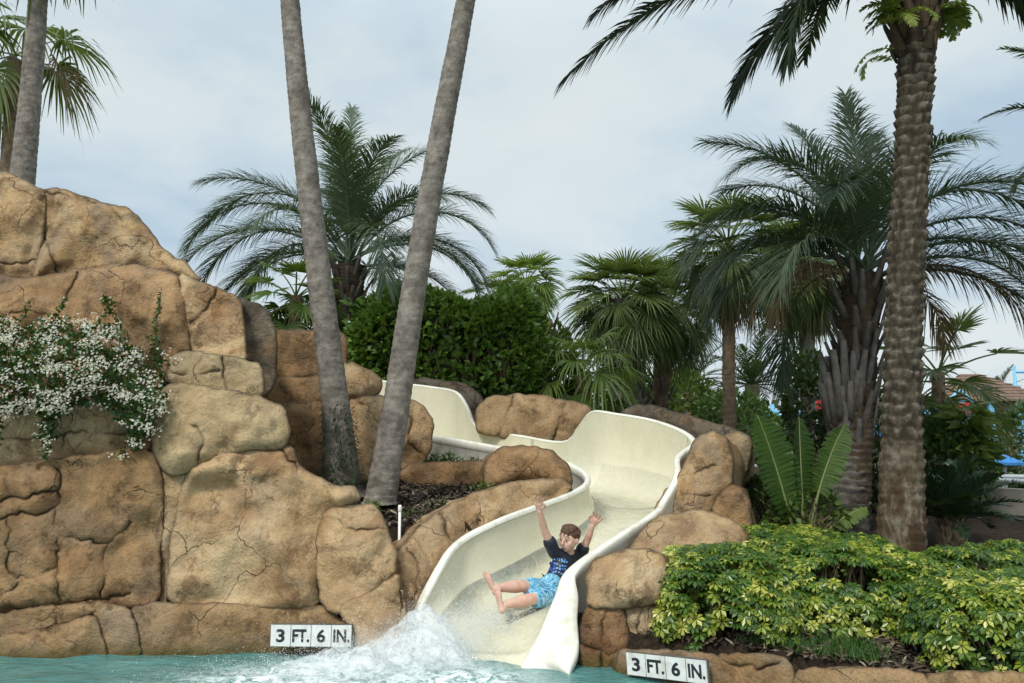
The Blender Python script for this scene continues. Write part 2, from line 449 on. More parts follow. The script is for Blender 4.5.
rock('large pale blotched block jutting from the wall right of the jasmine',
     [(150, 396), (175, 384), (215, 389), (263, 398), (286, 412), (290, 430), (286, 447), (250, 450), (215, 457), (187, 472), (166, 474), (155, 452), (148, 425)], 6.30, 1.3, .18, ROCK_PALE, sp=3.4, rnd=18,
     cracks=[[(196, 425), (205, 440), (200, 460)]], grad=(0, -.002))
rock('small pale cap stone resting on the blotched block',
     [(172, 357), (193, 353), (230, 357), (262, 366), (263, 398), (205, 391), (164, 382)], 6.55, 1.2, .12, ROCK_PALE, sp=3.2, rnd=12, cracks=[[(222, 358), (226, 372), (225, 390)], [(172, 374), (200, 376), (222, 370)]])
rock('brown bulging rock behind the top of the jasmine at the far left',
     [(-170, 274), (0, 276), (33, 280), (80, 270), (115, 265), (150, 268), (176, 274), (186, 300), (189, 330), (190, 352), (172, 358), (165, 382), (120, 408), (-170, 410)], 6.85, 1.6, .26, ROCK_BROWN, sp=3.6, rnd=34,
     cracks=[[(75, 272), (66, 300), (58, 320), (55, 345)], [(-30, 320), (20, 312), (60, 318)]], grad=(0, -.0016))
rock('sloping brown shoulder rock right of the trailing vine',
     [(180, 274), (200, 284), (220, 290), (239, 299), (244, 330), (246, 363), (230, 358), (193, 354), (189, 330), (183, 300)], 6.85, 1.6, .18, ROCK_TAN, sp=3.4, rnd=16, grad=(.0004, -.0016), cracks=[[(215, 290), (206, 312), (190, 322)]])
rock('dark streaked end rock of the upper tier, beside the left leaning palm trunk',
     [(238, 299), (255, 303), (268, 313), (275, 330), (276, 380), (263, 399), (262, 366), (246, 361), (243, 330)], 7.0, 1.6, .14, ROCK_DARK, sp=3.3, rnd=12)
rock('tan cap boulder at the very top left of the wall, cut by the picture edge',
     [(-170, 160), (0, 171), (20, 180), (43, 190), (46, 205), (43, 228), (40, 252), (32, 280), (0, 277), (-170, 272)], 7.3, 2.0, .22, ROCK_CAP, sp=3.6, rnd=26, grad=(0, -.002), cracks=[[(-30, 252), (5, 262), (34, 262)]])
rock('big tan summit boulder sloping down to the right at the top of the wall',
     [(43, 190), (60, 189), (95, 202), (130, 210), (146, 228), (161, 248), (186, 265), (204, 282), (176, 275), (150, 269), (115, 266), (80, 271), (33, 281), (36, 262), (45, 238), (44, 210)], 7.3, 2.0, .24, ROCK_CAP, sp=3.6, rnd=28, grad=(0, -.002),
     cracks=[[(44, 192), (75, 196), (95, 204)], [(45, 232), (55, 262), (58, 276)], [(110, 206), (118, 218)]])
# rocks behind the leaning trunks
rock('brown block behind the left leaning trunk, upper one of the back wall',
     [(258, 332), (300, 331), (346, 334), (347, 376), (300, 377), (258, 376)], 9.0, 1.2, .10, ROCK_BROWN, sp=4, rnd=10, facet=.5)
rock('brown block behind the left leaning trunk, middle course of the back wall',
     [(258, 377), (300, 378), (347, 376), (348, 405), (300, 405), (258, 404)], 8.95, 1.2, .10, ROCK_BROWN, sp=4, rnd=10, facet=.5)
rock('tan rounded rock between the two leaning trunks, topping the back wall',
     [(336, 364), (362, 366), (381, 380), (381, 392), (357, 402), (336, 402)], 8.75, 1.0, .12, ROCK_TAN, sp=3.5, rnd=12)
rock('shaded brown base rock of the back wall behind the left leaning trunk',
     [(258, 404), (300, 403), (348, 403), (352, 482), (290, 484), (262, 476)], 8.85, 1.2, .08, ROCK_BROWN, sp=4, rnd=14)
rock('cracked brown rock just right of the right leaning trunk, below the slide start',
     [(348, 402), (375, 397), (402, 399), (420, 404), (431, 420), (430, 446), (422, 466), (400, 484), (360, 486), (348, 474)], 8.55, 1.0, .16, ROCK_TAN, sp=3.3, rnd=16, cracks=[[(405, 405), (412, 425), (408, 445), (420, 452)], [(360, 405), (395, 402)]])
rock('low flat brown edging rock across the back of the planting bed',
     [(398, 476), (411, 464), (453, 463), (487, 461), (489, 488), (460, 492), (415, 488)], 8.35, .35, .08, ROCK_BROWN, sp=3.2, rnd=9)
# rocks round the slide
rock('knobbly brown rock filling the inside of the slide bend',
     [(485, 461), (500, 450), (530, 446), (555, 453), (568, 468), (573, 482), (560, 492), (540, 502), (518, 500), (498, 494), (487, 489)], 8.2, .45, .16, ROCK_BROWN, sp=3.2, rnd=20, back=(-.25, .55, 0), rough=1.1)
rock('long knobbly brown rock bank running down along the left rim of the slide',
     [(505, 484), (475, 492), (450, 505), (427, 521), (404, 544), (395, 558), (397, 575), (403, 602), (405, 634), (409, 648), (416, 622), (424, 604), (441, 571), (461, 543), (500, 523), (540, 508), (566, 496), (574, 486), (560, 480), (530, 480)],
     7, .5, .12, ROCK_TAN, sp=3.3, rnd=20, plane=(6.1 - .0057 * 410 + .0053 * 635, .0057, -.0053), back=(-.5, .6, 0), rough=1.0, grow=1, cracks=[[(408, 545), (418, 565), (413, 600)], [(440, 515), (452, 535)]])
rock('tan panel rock standing behind the low wall at the back of the slide',
     [(479, 407), (493, 398), (526, 395), (569, 402), (594, 411), (575, 446), (522, 440), (477, 432)], 10.35, .9, .10, ROCK_TAN, sp=3.0, rnd=6, facet=1.6, cracks=[[(512, 396), (508, 415), (499, 434)], [(566, 403), (560, 420), (552, 442)]])
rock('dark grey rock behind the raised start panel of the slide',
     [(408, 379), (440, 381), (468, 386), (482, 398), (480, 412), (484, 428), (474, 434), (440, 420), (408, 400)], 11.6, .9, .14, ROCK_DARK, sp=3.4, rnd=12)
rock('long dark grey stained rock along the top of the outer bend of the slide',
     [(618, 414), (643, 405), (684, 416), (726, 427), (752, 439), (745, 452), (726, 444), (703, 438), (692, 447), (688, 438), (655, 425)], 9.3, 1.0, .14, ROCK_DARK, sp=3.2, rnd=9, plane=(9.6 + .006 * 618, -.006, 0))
rock('upright tan boulder leaning against the outer bend of the slide, lit on top',
     [(656, 518), (655, 508), (680, 475), (697, 438), (713, 432), (728, 441), (733, 470), (727, 488), (714, 509), (688, 520)], 7.75, .8, .18, ROCK_CAP, sp=3.2, rnd=20, back=(.35, .8, 0), cracks=[[(684, 476), (700, 470), (715, 462)], [(676, 500), (690, 495), (708, 496)]], grad=(0, -.003))
rock('grey-topped rock at the right end of the outer bend, behind the upright tan boulder',
     [(722, 440), (736, 432), (751, 439), (748, 466), (740, 486), (726, 488), (733, 470)], 8.4, .8, .12, ROCK_PALE, sp=3.2, rnd=9)
rock('shaded brown rock tucked below the upright tan boulder on its right',
     [(712, 510), (727, 486), (742, 487), (751, 516), (748, 532), (725, 530)], 7.6, .7, .12, ROCK_BROWN, sp=3.2, rnd=10)
rock('low broad tan boulder behind the left end of the variegated shrubs',
     [(630, 552), (640, 534), (657, 517), (697, 511), (730, 519), (747, 530), (745, 560), (700, 590), (640, 590)], 6.75, .9, .18, ROCK_TAN, sp=3.3, rnd=26, back=(.3, .8, 0), grad=(0, -.005))
rock('rounded tan head rock beside the slide mouth on the right, upper stone of the pillar',
     [(588, 572), (598, 558), (634, 549), (659, 553), (668, 566), (665, 600), (643, 605), (588, 608)], 5.85, .7, .15, ROCK_TAN, sp=3.0, rnd=18, back=(.45, .8, 0), grad=(0, -.003))
rock('rust stained pillar stone under the rounded head rock at the slide mouth',
     [(585, 608), (622, 607), (628, 636), (627, 655), (626, 700), (578, 700), (580, 648)], 5.80, .7, .09, ROCK_RUST, sp=3.0, rnd=12, back=(.45, .8, 0), cracks=[[(606, 612), (601, 640), (604, 690)], [(578, 640), (600, 652), (626, 655)]])
rock('narrow upright stone between the rust stained pillar stone and the variegated shrubs',
     [(622, 607), (662, 601), (660, 624), (656, 660), (628, 662), (628, 636)], 5.86, .7, .09, ROCK_TAN, sp=3.0, rnd=10, back=(.45, .8, 0), cracks=[[(641, 606), (637, 630), (640, 655)]])
# low coping on the right (its front face turns along the pool edge)
rock('long low coping stone carrying the right depth sign',
     [(618, 652), (640, 650), (700, 653), (717, 656), (722, 668), (790, 694), (760, 720), (618, 700)], 5.55, .30, .05, ROCK_BASE, sp=3.0, rnd=8, plane=(5.62 + .0041 * 622, -.0041, 0), facet=.4, rough=.7, back=(.15, 1, 0))
rock('flat coping stone with a thin crack next to the right depth sign',
     [(712, 655), (770, 655), (788, 662), (794, 676), (790, 720), (712, 720)], 5.15, .36, .04, ROCK_BASE, sp=3.0, rnd=8, plane=(5.62 + .0041 * 622, -.0041, 0), facet=.4, rough=.7, back=(.15, 1, 0), cracks=[[(728, 662), (755, 668), (780, 664)]])
rock('coping stone at the bottom edge of the picture in front of the grass patch',
     [(794, 672), (830, 669), (900, 670), (925, 674), (940, 720), (794, 720)], 4.85, .36, .05, ROCK_BASE, sp=3.0, rnd=8, plane=(5.62 + .0041 * 622, -.0041, 0), facet=.4, rough=.7, back=(.15, 1, 0))
rock('coping stone at the bottom right corner of the picture under the shrubs',
     [(925, 677), (970, 672), (1010, 673), (1090, 676), (1090, 720), (930, 720)], 4.45, .36, .05, ROCK_BASE, sp=3.0, rnd=8, plane=(5.62 + .0041 * 622, -.0041, 0), facet=.4, rough=.7, back=(.15, 1, 0))

# ================================================================== SLIDE
I_PX = [(412, 642, 6.05), (418, 615, 6.15), (441, 568, 6.4), (462, 541, 6.7), (500, 521, 7.0), (540, 506, 7.4), (574, 493, 7.8), (589, 482, 8.15), (583, 471, 8.5), (560, 461, 8.75), (530, 454, 9.0), (490, 446, 9.4), (440, 437, 9.9), (405, 430, 10.3), (372, 425, 10.6), (330, 420, 10.9)]
O_PX = [(522, 664, 5.76), (539, 634, 5.9), (555, 596, 6.12), (566, 571, 6.32), (600, 546, 6.7), (650, 514, 7.2), (661, 500, 7.5), (674, 476, 7.8), (675, 457, 8.05), (691, 443, 8.4), (680, 431, 8.8), (650, 420, 9.2), (615, 414, 9.5), (591, 412, 9.7), (577, 428, 9.8), (563, 442, 9.85), (520, 436, 10.2), (478, 428, 10.6), (466, 406, 10.7), (455, 392, 10.8), (430, 387, 11.0), (405, 384, 11.3), (372, 380, 11.6), (330, 376, 11.9)]
FZ = [.125, .15, .235, .30, .38, .52, .68, .82, .93, 1.03, 1.10, 1.18, 1.28, 1.38, 1.45, 1.52]
PAIR = [0, 1, 1.8, 2.6, 3.4, 4.4, 5.6, 7.4, 9.6, 11.6, 14, 16.4, 19, 21, 22, 23]
IW = np.array([at(*p) for p in I_PX]); OW = np.array([at(*p) for p in O_PX])
IW = np.vstack([[-.82, 5.72, .0], IW]); OW = np.vstack([[.02, 5.45, -.03], OW]); FZ = [-.06] + FZ; PAIR = [0] + [q + 1 for q in PAIR]
NS = 176
def cat_at(P, ts):
    P = np.asarray(P, float)
    if P.ndim == 1: P = P[:, None]
    E = np.vstack([2 * P[0] - P[1], P, 2 * P[-1] - P[-2]]); out = []
    for t in ts:
        t = min(max(t, 0), len(P) - 1 - 1e-6); i = int(t); u = t - i
        p0, p1, p2, p3 = E[i], E[i + 1], E[i + 2], E[i + 3]
        out.append(.5 * (2 * p1 + (p2 - p0) * u + (2 * p0 - 5 * p1 + 4 * p2 - p3) * u * u + (3 * p1 - p0 - 3 * p2 + p3) * u ** 3))
    return np.array(out)
ti = np.linspace(0, 16, NS); to = np.interp(ti, range(17), PAIR)
SI, SO, SF = cat_at(IW, ti), cat_at(OW, to), cat_at(FZ, ti)[:, 0]
SF = np.minimum(SF, np.minimum(SI[:, 2], SO[:, 2]) - .06)
NU = 41
def flume_grid(u0=-1, u1=1, nu=NU, lift=0.0):
    us = np.linspace(u0, u1, nu); rows = []
    for a, b, f in zip(SI, SO, SF):
        ph = (us + 1) / 2 * np.pi
        x = -np.sign(np.cos(ph)) * np.abs(np.cos(ph)) ** .72
        dep = np.abs(np.sin(ph)) ** .72
        rim = np.where(us < 0, a[2], b[2]); w = np.clip((us + 1) / 2, 0, 1)
        q = a[None] * (1 - (x[:, None] + 1) / 2) + b[None] * (x[:, None] + 1) / 2
        q = q.copy(); q[:, 2] = rim - dep * (rim - f) + lift
        rows.append(q)
    return np.array(rows)
def grid_faces(n, m): return [[i * m + j, i * m + j + 1, (i + 1) * m + j + 1, (i + 1) * m + j] for i in range(n - 1) for j in range(m - 1)]

def slide_mat():
    m, nt, out = new_mat('slide_gelcoat'); b = principled(nt, out, .22, .5)
    p = wpos(nt)
    c = ramp(nt, tex(nt, p, 1.6, 5, .6, .5), [(.3, (.63, .595, .43)), (.7, (.71, .675, .51))]).outputs[0]
    c = mixc(nt, ramp(nt, tex(nt, wpos(nt, (3, 3, .8)), 1.6, 6, .7, .6), [(.5, (0, 0, 0)), (.75, (.45, .45, .45))]).outputs[0], c, (.52, .48, .33))
    c = mixc(nt, ramp(nt, tex(nt, p, 38, 3), [(.3, (.2, .2, .2)), (.42, (0, 0, 0))]).outputs[0], c, (.45, .40, .28))
    L(nt, c, b.inputs['Base Color'])
    L(nt, ramp(nt, tex(nt, p, 5, 4), [(.3, (.16, .16, .16)), (.7, (.38, .38, .38))]).outputs[0], b.inputs['Roughness'])
    bump(nt, b, tex(nt, p, 3.2, 4), .25, .03)
    return m
SLIDE = slide_mat()
RIMM = plain_mat('slide_rim', (.76, .745, .65), .3, .06, 4, dirt=(.50, .46, .36), dscale=6)
slide = thing('water_slide', 'cream water slide curving down between rocks into the pool', 'water slide', (0.3, 7.6, 0.0))
mb = MB(); G = flume_grid(); mb.add(G.reshape(-1, 3), grid_faces(NS, NU)); flume = mb.build('flume', SLIDE, slide)
# rims: rolled lip + outer skirt, offset outwards in plan
def rim_mesh(P, other, wid, bead=True):
    mb = MB(); n = len(P)
    d = np.gradient(P, axis=0); d[:, 2] = 0; d /= np.linalg.norm(d, axis=1)[:, None] + 1e-9
    o = np.stack([d[:, 1], -d[:, 0], np.zeros(n)], 1)
    s = np.sign(((P - other) * o).sum(1)); s[s == 0] = 1
    s = np.sign(np.convolve(np.pad(s, 4, mode='edge'), np.ones(9), 'valid')); o = o * s[:, None]
    k = np.ones(7) / 7
    o = np.stack([np.convolve(np.pad(o[:, i], 3, mode='edge'), k, 'valid') for i in range(3)], 1)
    prof = [(-.016, -.020), (-.014, .004), (-.004, .016), (.25, .020), (.7, .018), (.95, .008), (1.0, -.010), (1.0, -.060), (.62, -.075), (.60, -.42)]
    if not bead: prof = [(-.004, -.010), (.0, .002), (.12, .010), (.30, .014), (.7, .012), (.95, .004), (1.0, -.012), (1.0, -.060), (.80, -.075), (.78, -.42)]
    rows = []
    for (a, z) in prof:
        aa = a if a < 0 else a * wid
        aa = np.asarray(aa) * np.ones(n)
        zz = z - .30 * np.maximum(0, np.asarray(wid) * np.ones(n) - .09) * max(0, a) ** 1.6; rows.append(P + o * aa[:, None] + np.stack([0 * zz, 0 * zz, zz], 1))
    V = np.stack(rows, 1)
    mb.add(V.reshape(-1, 3), grid_faces(n, len(prof))); return mb
wI = np.interp(ti - 1, [0, 2, 5, 15], [.07, .05, .046, .06])
wO = np.interp(ti - 1, [0, 1, 1.8, 2.6, 3.4, 5, 15], [.42, .33, .22, .16, .10, .06, .065])
rim_mesh(SI, SO, wI).build('rim', RIMM, slide)
ro = rim_mesh(SO, SI, wO, False).build('rim', RIMM, slide)
# moulded joint seams across the flume
SEAM = plain_mat('seam', (.42, .40, .32), .5)
for st in (98, 128):
    mb = MB()
    g = G[st] + np.array([0, 0, .004]); g2 = G[st + 1] * .35 + G[st] * .65 + np.array([0, 0, .004])
    v = np.stack([g, g2], 0); mb.add(v.reshape(-1, 3), grid_faces(2, NU)); mb.build('joint_seam', SEAM, slide)

# ================================================================== GROUND
MIDP = (SI + SO) / 2; HALF = np.linalg.norm((SI - SO)[:, :2], axis=1) / 2
BANKX, BANKY = SI[:, 0], SI[:, 1]
def sstep(a, b, x):
    t = np.clip((x - a) / (b - a), 0, 1); return t * t * (3 - 2 * t)
def pool_edge(x):
    return np.interp(x, [-40, -1.6, -1.05, -.5, .0, .35, .55, 1.3, 3.0, 6, 14, 40], [6.4, 6.3, 6.75, 6.9, 6.1, 5.85, 5.80, 5.55, 4.75, 3.5, 1, -4])
def height(x, y):
    x = np.asarray(x, float); y = np.asarray(y, float)
    gr = .27 + .10 * np.clip(y - 5.2, 0, 4.5)
    hill = .95 + .17 * np.clip(y - 6.9, 0, 4.5)
    # side of the slide: hill to the left of the run and behind its top, garden to the right
    bx = np.interp(y, [5.5, 6.4, 7.2, 8.2, 9.0, 9.6, 10.6, 30], [-.55, -.1, .35, 1.0, 1.35, 1.5, 1.9, 2.6])
    w = 1 - sstep(-.2, .9, x - bx)
    h = gr * (1 - w) + hill * w
    h = h * (1 - sstep(15, 26, y)) + .72 * sstep(15, 26, y)
    # trench under the flume
    sh = x.shape; X = x.ravel(); Y = y.ravel(); H = h.ravel()
    near = (np.abs(X) < 3.5) & (Y > 5) & (Y < 13)
    if near.any():
        xs, ys = X[near], Y[near]
        d = np.sqrt((xs[:, None] - MIDP[None, :, 0]) ** 2 + (ys[:, None] - MIDP[None, :, 1]) ** 2) - HALF[None]
        j = d.argmin(1); dm = d.min(1)
        tr = SF[j] - .16; k = 1 - sstep(-.02, .18, dm)
        hh = H[near]; H[near] = np.where(tr < hh, hh * (1 - k) + tr * k, hh)
    e = pool_edge(X); p = sstep(-.12, .02, Y - e)
    H = -1.1 * (1 - p) + H * p
    # deck where the photographer stands
    dk = 1 - sstep(1.0, 1.1, Y); H = H * (1 - dk) + .18 * dk
    return H.reshape(sh)
def h1(x, y): return float(height(np.array([x]), np.array([y]))[0])
xs = np.concatenate([-np.geomspace(600, 10, 24), np.arange(-9.8, 9.8, .1), np.geomspace(10, 600, 24)])
ys = np.concatenate([[-60, -20, -6, 0, .95, 1.0, 1.05, 1.12], np.arange(1.4, 4.2, .3), np.arange(4.2, 14, .1), np.arange(14.2, 30, .4), np.geomspace(31, 900, 22)])
gx, gy = np.meshgrid(xs, ys); hz = height(gx, gy)
nz = np.array([noise.noise(Vector((a * 1.5, b * 1.5, 0))) + .6 * noise.noise(Vector((a * 5, b * 5, 3))) for a, b in zip(gx.ravel(), gy.ravel())]).reshape(gx.shape)
hz = hz + np.where((hz > .2) & (np.abs(gx) < 30) & (gy > 4), nz * .022, 0)
def ground_mat():
    m, nt, out = new_mat('mulch_soil'); b = principled(nt, out, .95, .15); p = wpos(nt)
    c = ramp(nt, tex(nt, p, 22, 8, .75, .5), [(.3, (.012, .009, .007)), (.5, (.035, .025, .017)), (.66, (.075, .055, .038)), (.8, (.13, .105, .075))]).outputs[0]
    g = N(nt, 'NewGeometry'); sx = N(nt, 'SeparateXYZ'); L(nt, g.outputs['Position'], sx.inputs[0])
    far = N(nt, 'MapRange', **{'From Min': 13, 'From Max': 20}); L(nt, sx.outputs['Y'], far.inputs['Value'])
    c = mixc(nt, far.outputs[0], c, (.10, .12, .05))
    dk = N(nt, 'MapRange', **{'From Min': 1.6, 'From Max': 1.2}); L(nt, sx.outputs['Y'], dk.inputs['Value'])
    c = mixc(nt, dk.outputs[0], c, (.40, .37, .32))
    L(nt, c, b.inputs['Base Color']); bump(nt, b, tex(nt, p, 40, 6, .7), 1, .03); return m
mb = MB(); mb.add(np.stack([gx, gy, hz], -1).reshape(-1, 3), [f[::-1] for f in grid_faces(len(ys), len(xs))])
tag(mb.build('ground', ground_mat(), origin=(0, 0, 0)), kind='structure')

# ================================================================== WATER
def water_mat():
    m, nt, out = new_mat('pool_water'); b = principled(nt, out, .07, .5); p = wpos(nt)
    c = ramp(nt, tex(nt, p, 2.2, 5, .6, 1.0), [(.3, (.050, .17, .165)), (.55, (.078, .225, .215)), (.75, (.12, .29, .275))]).outputs[0]
    a = N(nt, 'Attribute', attribute_name='tint')
    fm = math_(nt, 'MULTIPLY', a.outputs['Fac'], ramp(nt, tex(nt, p, 9, 9, .72, 1.5), [(.40, (0, 0, 0)), (.56, (1, 1, 1))]).outputs[0])
    c = mixc(nt, fm, c, (.80, .86, .86))
    L(nt, c, b.inputs['Base Color']); L(nt, math_(nt, 'ADD', math_(nt, 'MULTIPLY', fm, .6), .07), b.inputs['Roughness'])
    h = math_(nt, 'ADD', tex(nt, wpos(nt, (1, 2.2, 1)), 3.5, 5, .55, .8), math_(nt, 'MULTIPLY', tex(nt, p, 14, 4), .3))
    bump(nt, b, h, .7, .05); return m
wx = np.concatenate([np.linspace(-25, -4, 15), np.arange(-3.9, 3, .05), np.linspace(3.2, 25, 15)]); wy = np.concatenate([[1.04, 2, 3, 4], np.arange(4.4, 7.0, .05)])
GX, GY = np.meshgrid(wx, wy)
churn = np.exp(-((GX + .85) / .6) ** 2 - ((GY - 5.65) / .5) ** 2) + .8 * np.exp(-((GX + 1.35) / .7) ** 2 - ((GY - 5.45) / .3) ** 2) + .6 * np.exp(-((GX + .25) / .35) ** 2 - ((GY - 5.48) / .16) ** 2)
churn = np.clip(churn, 0, 1)
wz = np.array([.012 * noise.noise(Vector((a * 3, b * 5, 0))) + c * .05 * noise.noise(Vector((a * 7, b * 7, 4))) for a, b, c in zip(GX.ravel(), GY.ravel(), churn.ravel())])
mb = MB(); mb.add(np.stack([GX.ravel(), GY.ravel(), wz + .11], -1), [f[::-1] for f in grid_faces(len(wy), len(wx))], np.clip(churn * 1.5, 0, 1).ravel())
tag(mb.build('water', water_mat(), origin=(0, 4, 0)), kind='structure')
# ================================================================== PALMS
BARK_GREY = plain_mat('palm_bark_grey', (.20, .178, .152), .9, .45, 12, .2, .02, dirt=(.095, .08, .065), dscale=3.5)
BARK_BROWN = plain_mat('palm_bark_brown', (.20, .145, .095), .9, .4, 9, .2, .02, dirt=(.07, .05, .035), dscale=2)
BARK_DKBR = plain_mat('palm_boot_dark', (.075, .055, .035), .95, .4, 10, .15, .02)
def date_bark():
    m, nt, out = new_mat('palm_bark_date'); b = principled(nt, out, .95, .15); p = wpos(nt)
    c = ramp(nt, tex(nt, p, 13, 8, .7), [(.36, (.068, .056, .040)), (.5, (.138, .118, .086)), (.64, (.235, .208, .162))]).outputs[0]
    g = N(nt, 'NewGeometry'); sx = N(nt, 'SeparateXYZ'); L(nt, g.outputs['Position'], sx.inputs[0])
    low = N(nt, 'MapRange', **{'From Min': 1.9, 'From Max': 1.1, 'To Min': 0.0, 'To Max': .95}); L(nt, sx.outputs['Z'], low.inputs['Value'])
    worn = ramp(nt, tex(nt, wpos(nt, (1, 1, .45)), 7, 7, .68, .6), [(.44, (.065, .04, .022)), (.53, (.12, .085, .052)), (.60, (.20, .175, .135)), (.7, (.27, .245, .20))]).outputs[0]
    c = mixc(nt, low.outputs[0], c, worn)
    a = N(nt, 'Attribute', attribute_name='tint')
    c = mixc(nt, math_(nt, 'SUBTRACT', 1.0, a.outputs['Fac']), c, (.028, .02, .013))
    L(nt, c, b.inputs['Base Color']); bump(nt, b, tex(nt, wpos(nt, (1, 1, .5)), 45, 6, .7), .9, .02); return m
BARK_DATE = date_bark()
BARK_MOSS = plain_mat('palm_bark_mossy', (.19, .165, .13), .9, .4, 9, .2, .02, dirt=(.035, .045, .015), dscale=2.5)
BOOT = plain_mat('palm_boot', (.12, .108, .094), .9, .4, 10, .2, .02, dirt=(.08, .06, .045), dscale=3)
G_BLUE = leaf_mat('frond_bluegreen', [(.0, (.034, .058, .034)), (.4, (.070, .108, .060)), (.7, (.115, .16, .092)), (1, (.20, .245, .15))], .5, .2, .35)
G_DARK = leaf_mat('frond_dark', [(.0, (.018, .036, .014)), (.5, (.040, .072, .026)), (1, (.095, .13, .05))], .5, .2, .3)
G_MID = leaf_mat('frond_mid', [(.0, (.042, .068, .020)), (.5, (.105, .15, .042)), (1, (.23, .27, .09))], .5, .3, .35)
G_BRIGHT = leaf_mat('frond_bright', [(.0, (.05, .10, .015)), (.5, (.12, .19, .03)), (1, (.25, .30, .06))], .45, .35)
DEAD = leaf_mat('frond_dead', [(.0, (.11, .075, .04)), (.5, (.20, .14, .075)), (1, (.30, .23, .13))], .8, .15)
PETI = leaf_mat('petiole', [(.0, (.09, .11, .04)), (1, (.22, .21, .10))], .5, .05)

def pinnate(mb, base, az, e0, Ln, droop, nl, ll, lw, vang=.35, ldroop=.35, tint=.5, bare=.14, bend=0.0, rr=.018, cp=1.3, a0=66, a1=26, jit=.10):
    n = 16; s = np.linspace(0, 1, n)
    el = e0 - droop * s ** cp; a = az + bend * s
    d = np.stack([np.cos(el) * np.cos(a), np.cos(el) * np.sin(a), np.sin(el)], 1)
    p = np.asarray(base)[None] + np.vstack([[0, 0, 0], np.cumsum((d[1:] + d[:-1]) / 2 * Ln / (n - 1), axis=0)])
    mb.tube(p, rr * (1.05 - .95 * s) + .002, 4, tint * .6 + .35, cap=False)
    t = np.clip(np.linspace(bare, 1, nl) + RNG.normal(0, .15 / nl, nl), 0, 1)
    P = np.stack([np.interp(t, s, p[:, i]) for i in range(3)], 1); D = np.stack([np.interp(t, s, d[:, i]) for i in range(3)], 1)
    D /= np.linalg.norm(D, axis=1)[:, None]
    A = az + bend * t; side = np.stack([-np.sin(A), np.cos(A), 0 * A], 1); nrm = np.cross(D, side)
    nrm = np.where((nrm[:, 2:3] * 0 + 1) > 0, nrm, nrm)
    for sg in (-1, 1):
        al = np.radians(a0 + (a1 - a0) * t) + RNG.normal(0, jit, nl); v = vang + RNG.normal(0, jit * 1.6, nl)
        dr = D * np.cos(al)[:, None] + (side * sg * np.cos(v)[:, None] + nrm * np.sin(v)[:, None]) * np.sin(al)[:, None]
        ln = ll * np.clip(np.sin(np.pi * (.14 + .78 * t)), .2, 1) ** .7 * RNG.uniform(.85, 1.1, nl)
        k = np.array([0, .35, .7, 1.0])
        nodes = P[:, None] + dr[:, None] * (ln[:, None] * k[None])[..., None]
        nodes[..., 2] -= (ldroop * RNG.uniform(.6, 1.4, nl))[:, None] * ln[:, None] * k[None] ** 2.2
        w = np.cross(dr, nrm); w /= np.linalg.norm(w, axis=1)[:, None] + 1e-9
        wv = w[:, None] * (lw / 2 * np.array([.7, 1, .75, .08]))[None, :, None]
        mb.strips(nodes, wv, np.clip(tint + RNG.normal(0, .12, nl), 0, 1))

def palmate(mb, base, az, e0, Lp, droop, Rr, nseg=34, fan=2.2, tilt=.5, ldroop=.35, tint=.5, fold=.25, rr=.014):
    n = 7; s = np.linspace(0, 1, n); el = e0 - droop * s ** 1.2
    d = np.stack([np.cos(el) * np.cos(az), np.cos(el) * np.sin(az), np.sin(el)], 1)
    p = np.asarray(base)[None] + np.vstack([[0, 0, 0], np.cumsum(d[1:] * Lp / (n - 1), axis=0)])
    mb.tube(p, rr * (1.2 - .5 * s), 4, .75, cap=False)
    hub = p[-1]; D = d[-1]; side = np.array([-np.sin(az), np.cos(az), 0]); nrm = np.cross(D, side)
    db = D * np.cos(tilt) - nrm * np.sin(tilt); nb = np.cross(db, side)
    ph = np.linspace(-fan, fan, nseg) + RNG.normal(0, .02, nseg)
    dr = db[None] * np.cos(ph)[:, None] + side[None] * np.sin(ph)[:, None] + nb[None] * (fold * np.abs(np.sin(ph)))[:, None]
    dr /= np.linalg.norm(dr, axis=1)[:, None]
    ln = Rr * (1 - .30 * (np.abs(ph) / fan) ** 2) * RNG.uniform(.9, 1.08, nseg)
    k = np.array([.03, .45, .75, 1.0])
    nodes = hub[None, None] + dr[:, None] * (ln[:, None] * k[None])[..., None]
    nodes[..., 2] -= ldroop * RNG.uniform(.5, 1.4, nseg)[:, None] * ln[:, None] * k[None] ** 3
    tang = -db[None] * np.sin(ph)[:, None] + side[None] * np.cos(ph)[:, None]
    dphi = 2 * fan / nseg
    hw = Rr * dphi / 2 * np.array([.05, .47, .34, .04])
    # alternate pleats so the blade reads as ribbed
    tw = (nb[None] * .45 * np.where(np.arange(nseg) % 2 == 0, 1, -1)[:, None] + tang)
    mb.strips(nodes, tw[:, None] * hw[None, :, None], np.clip(tint + RNG.normal(0, .10, nseg), 0, 1))

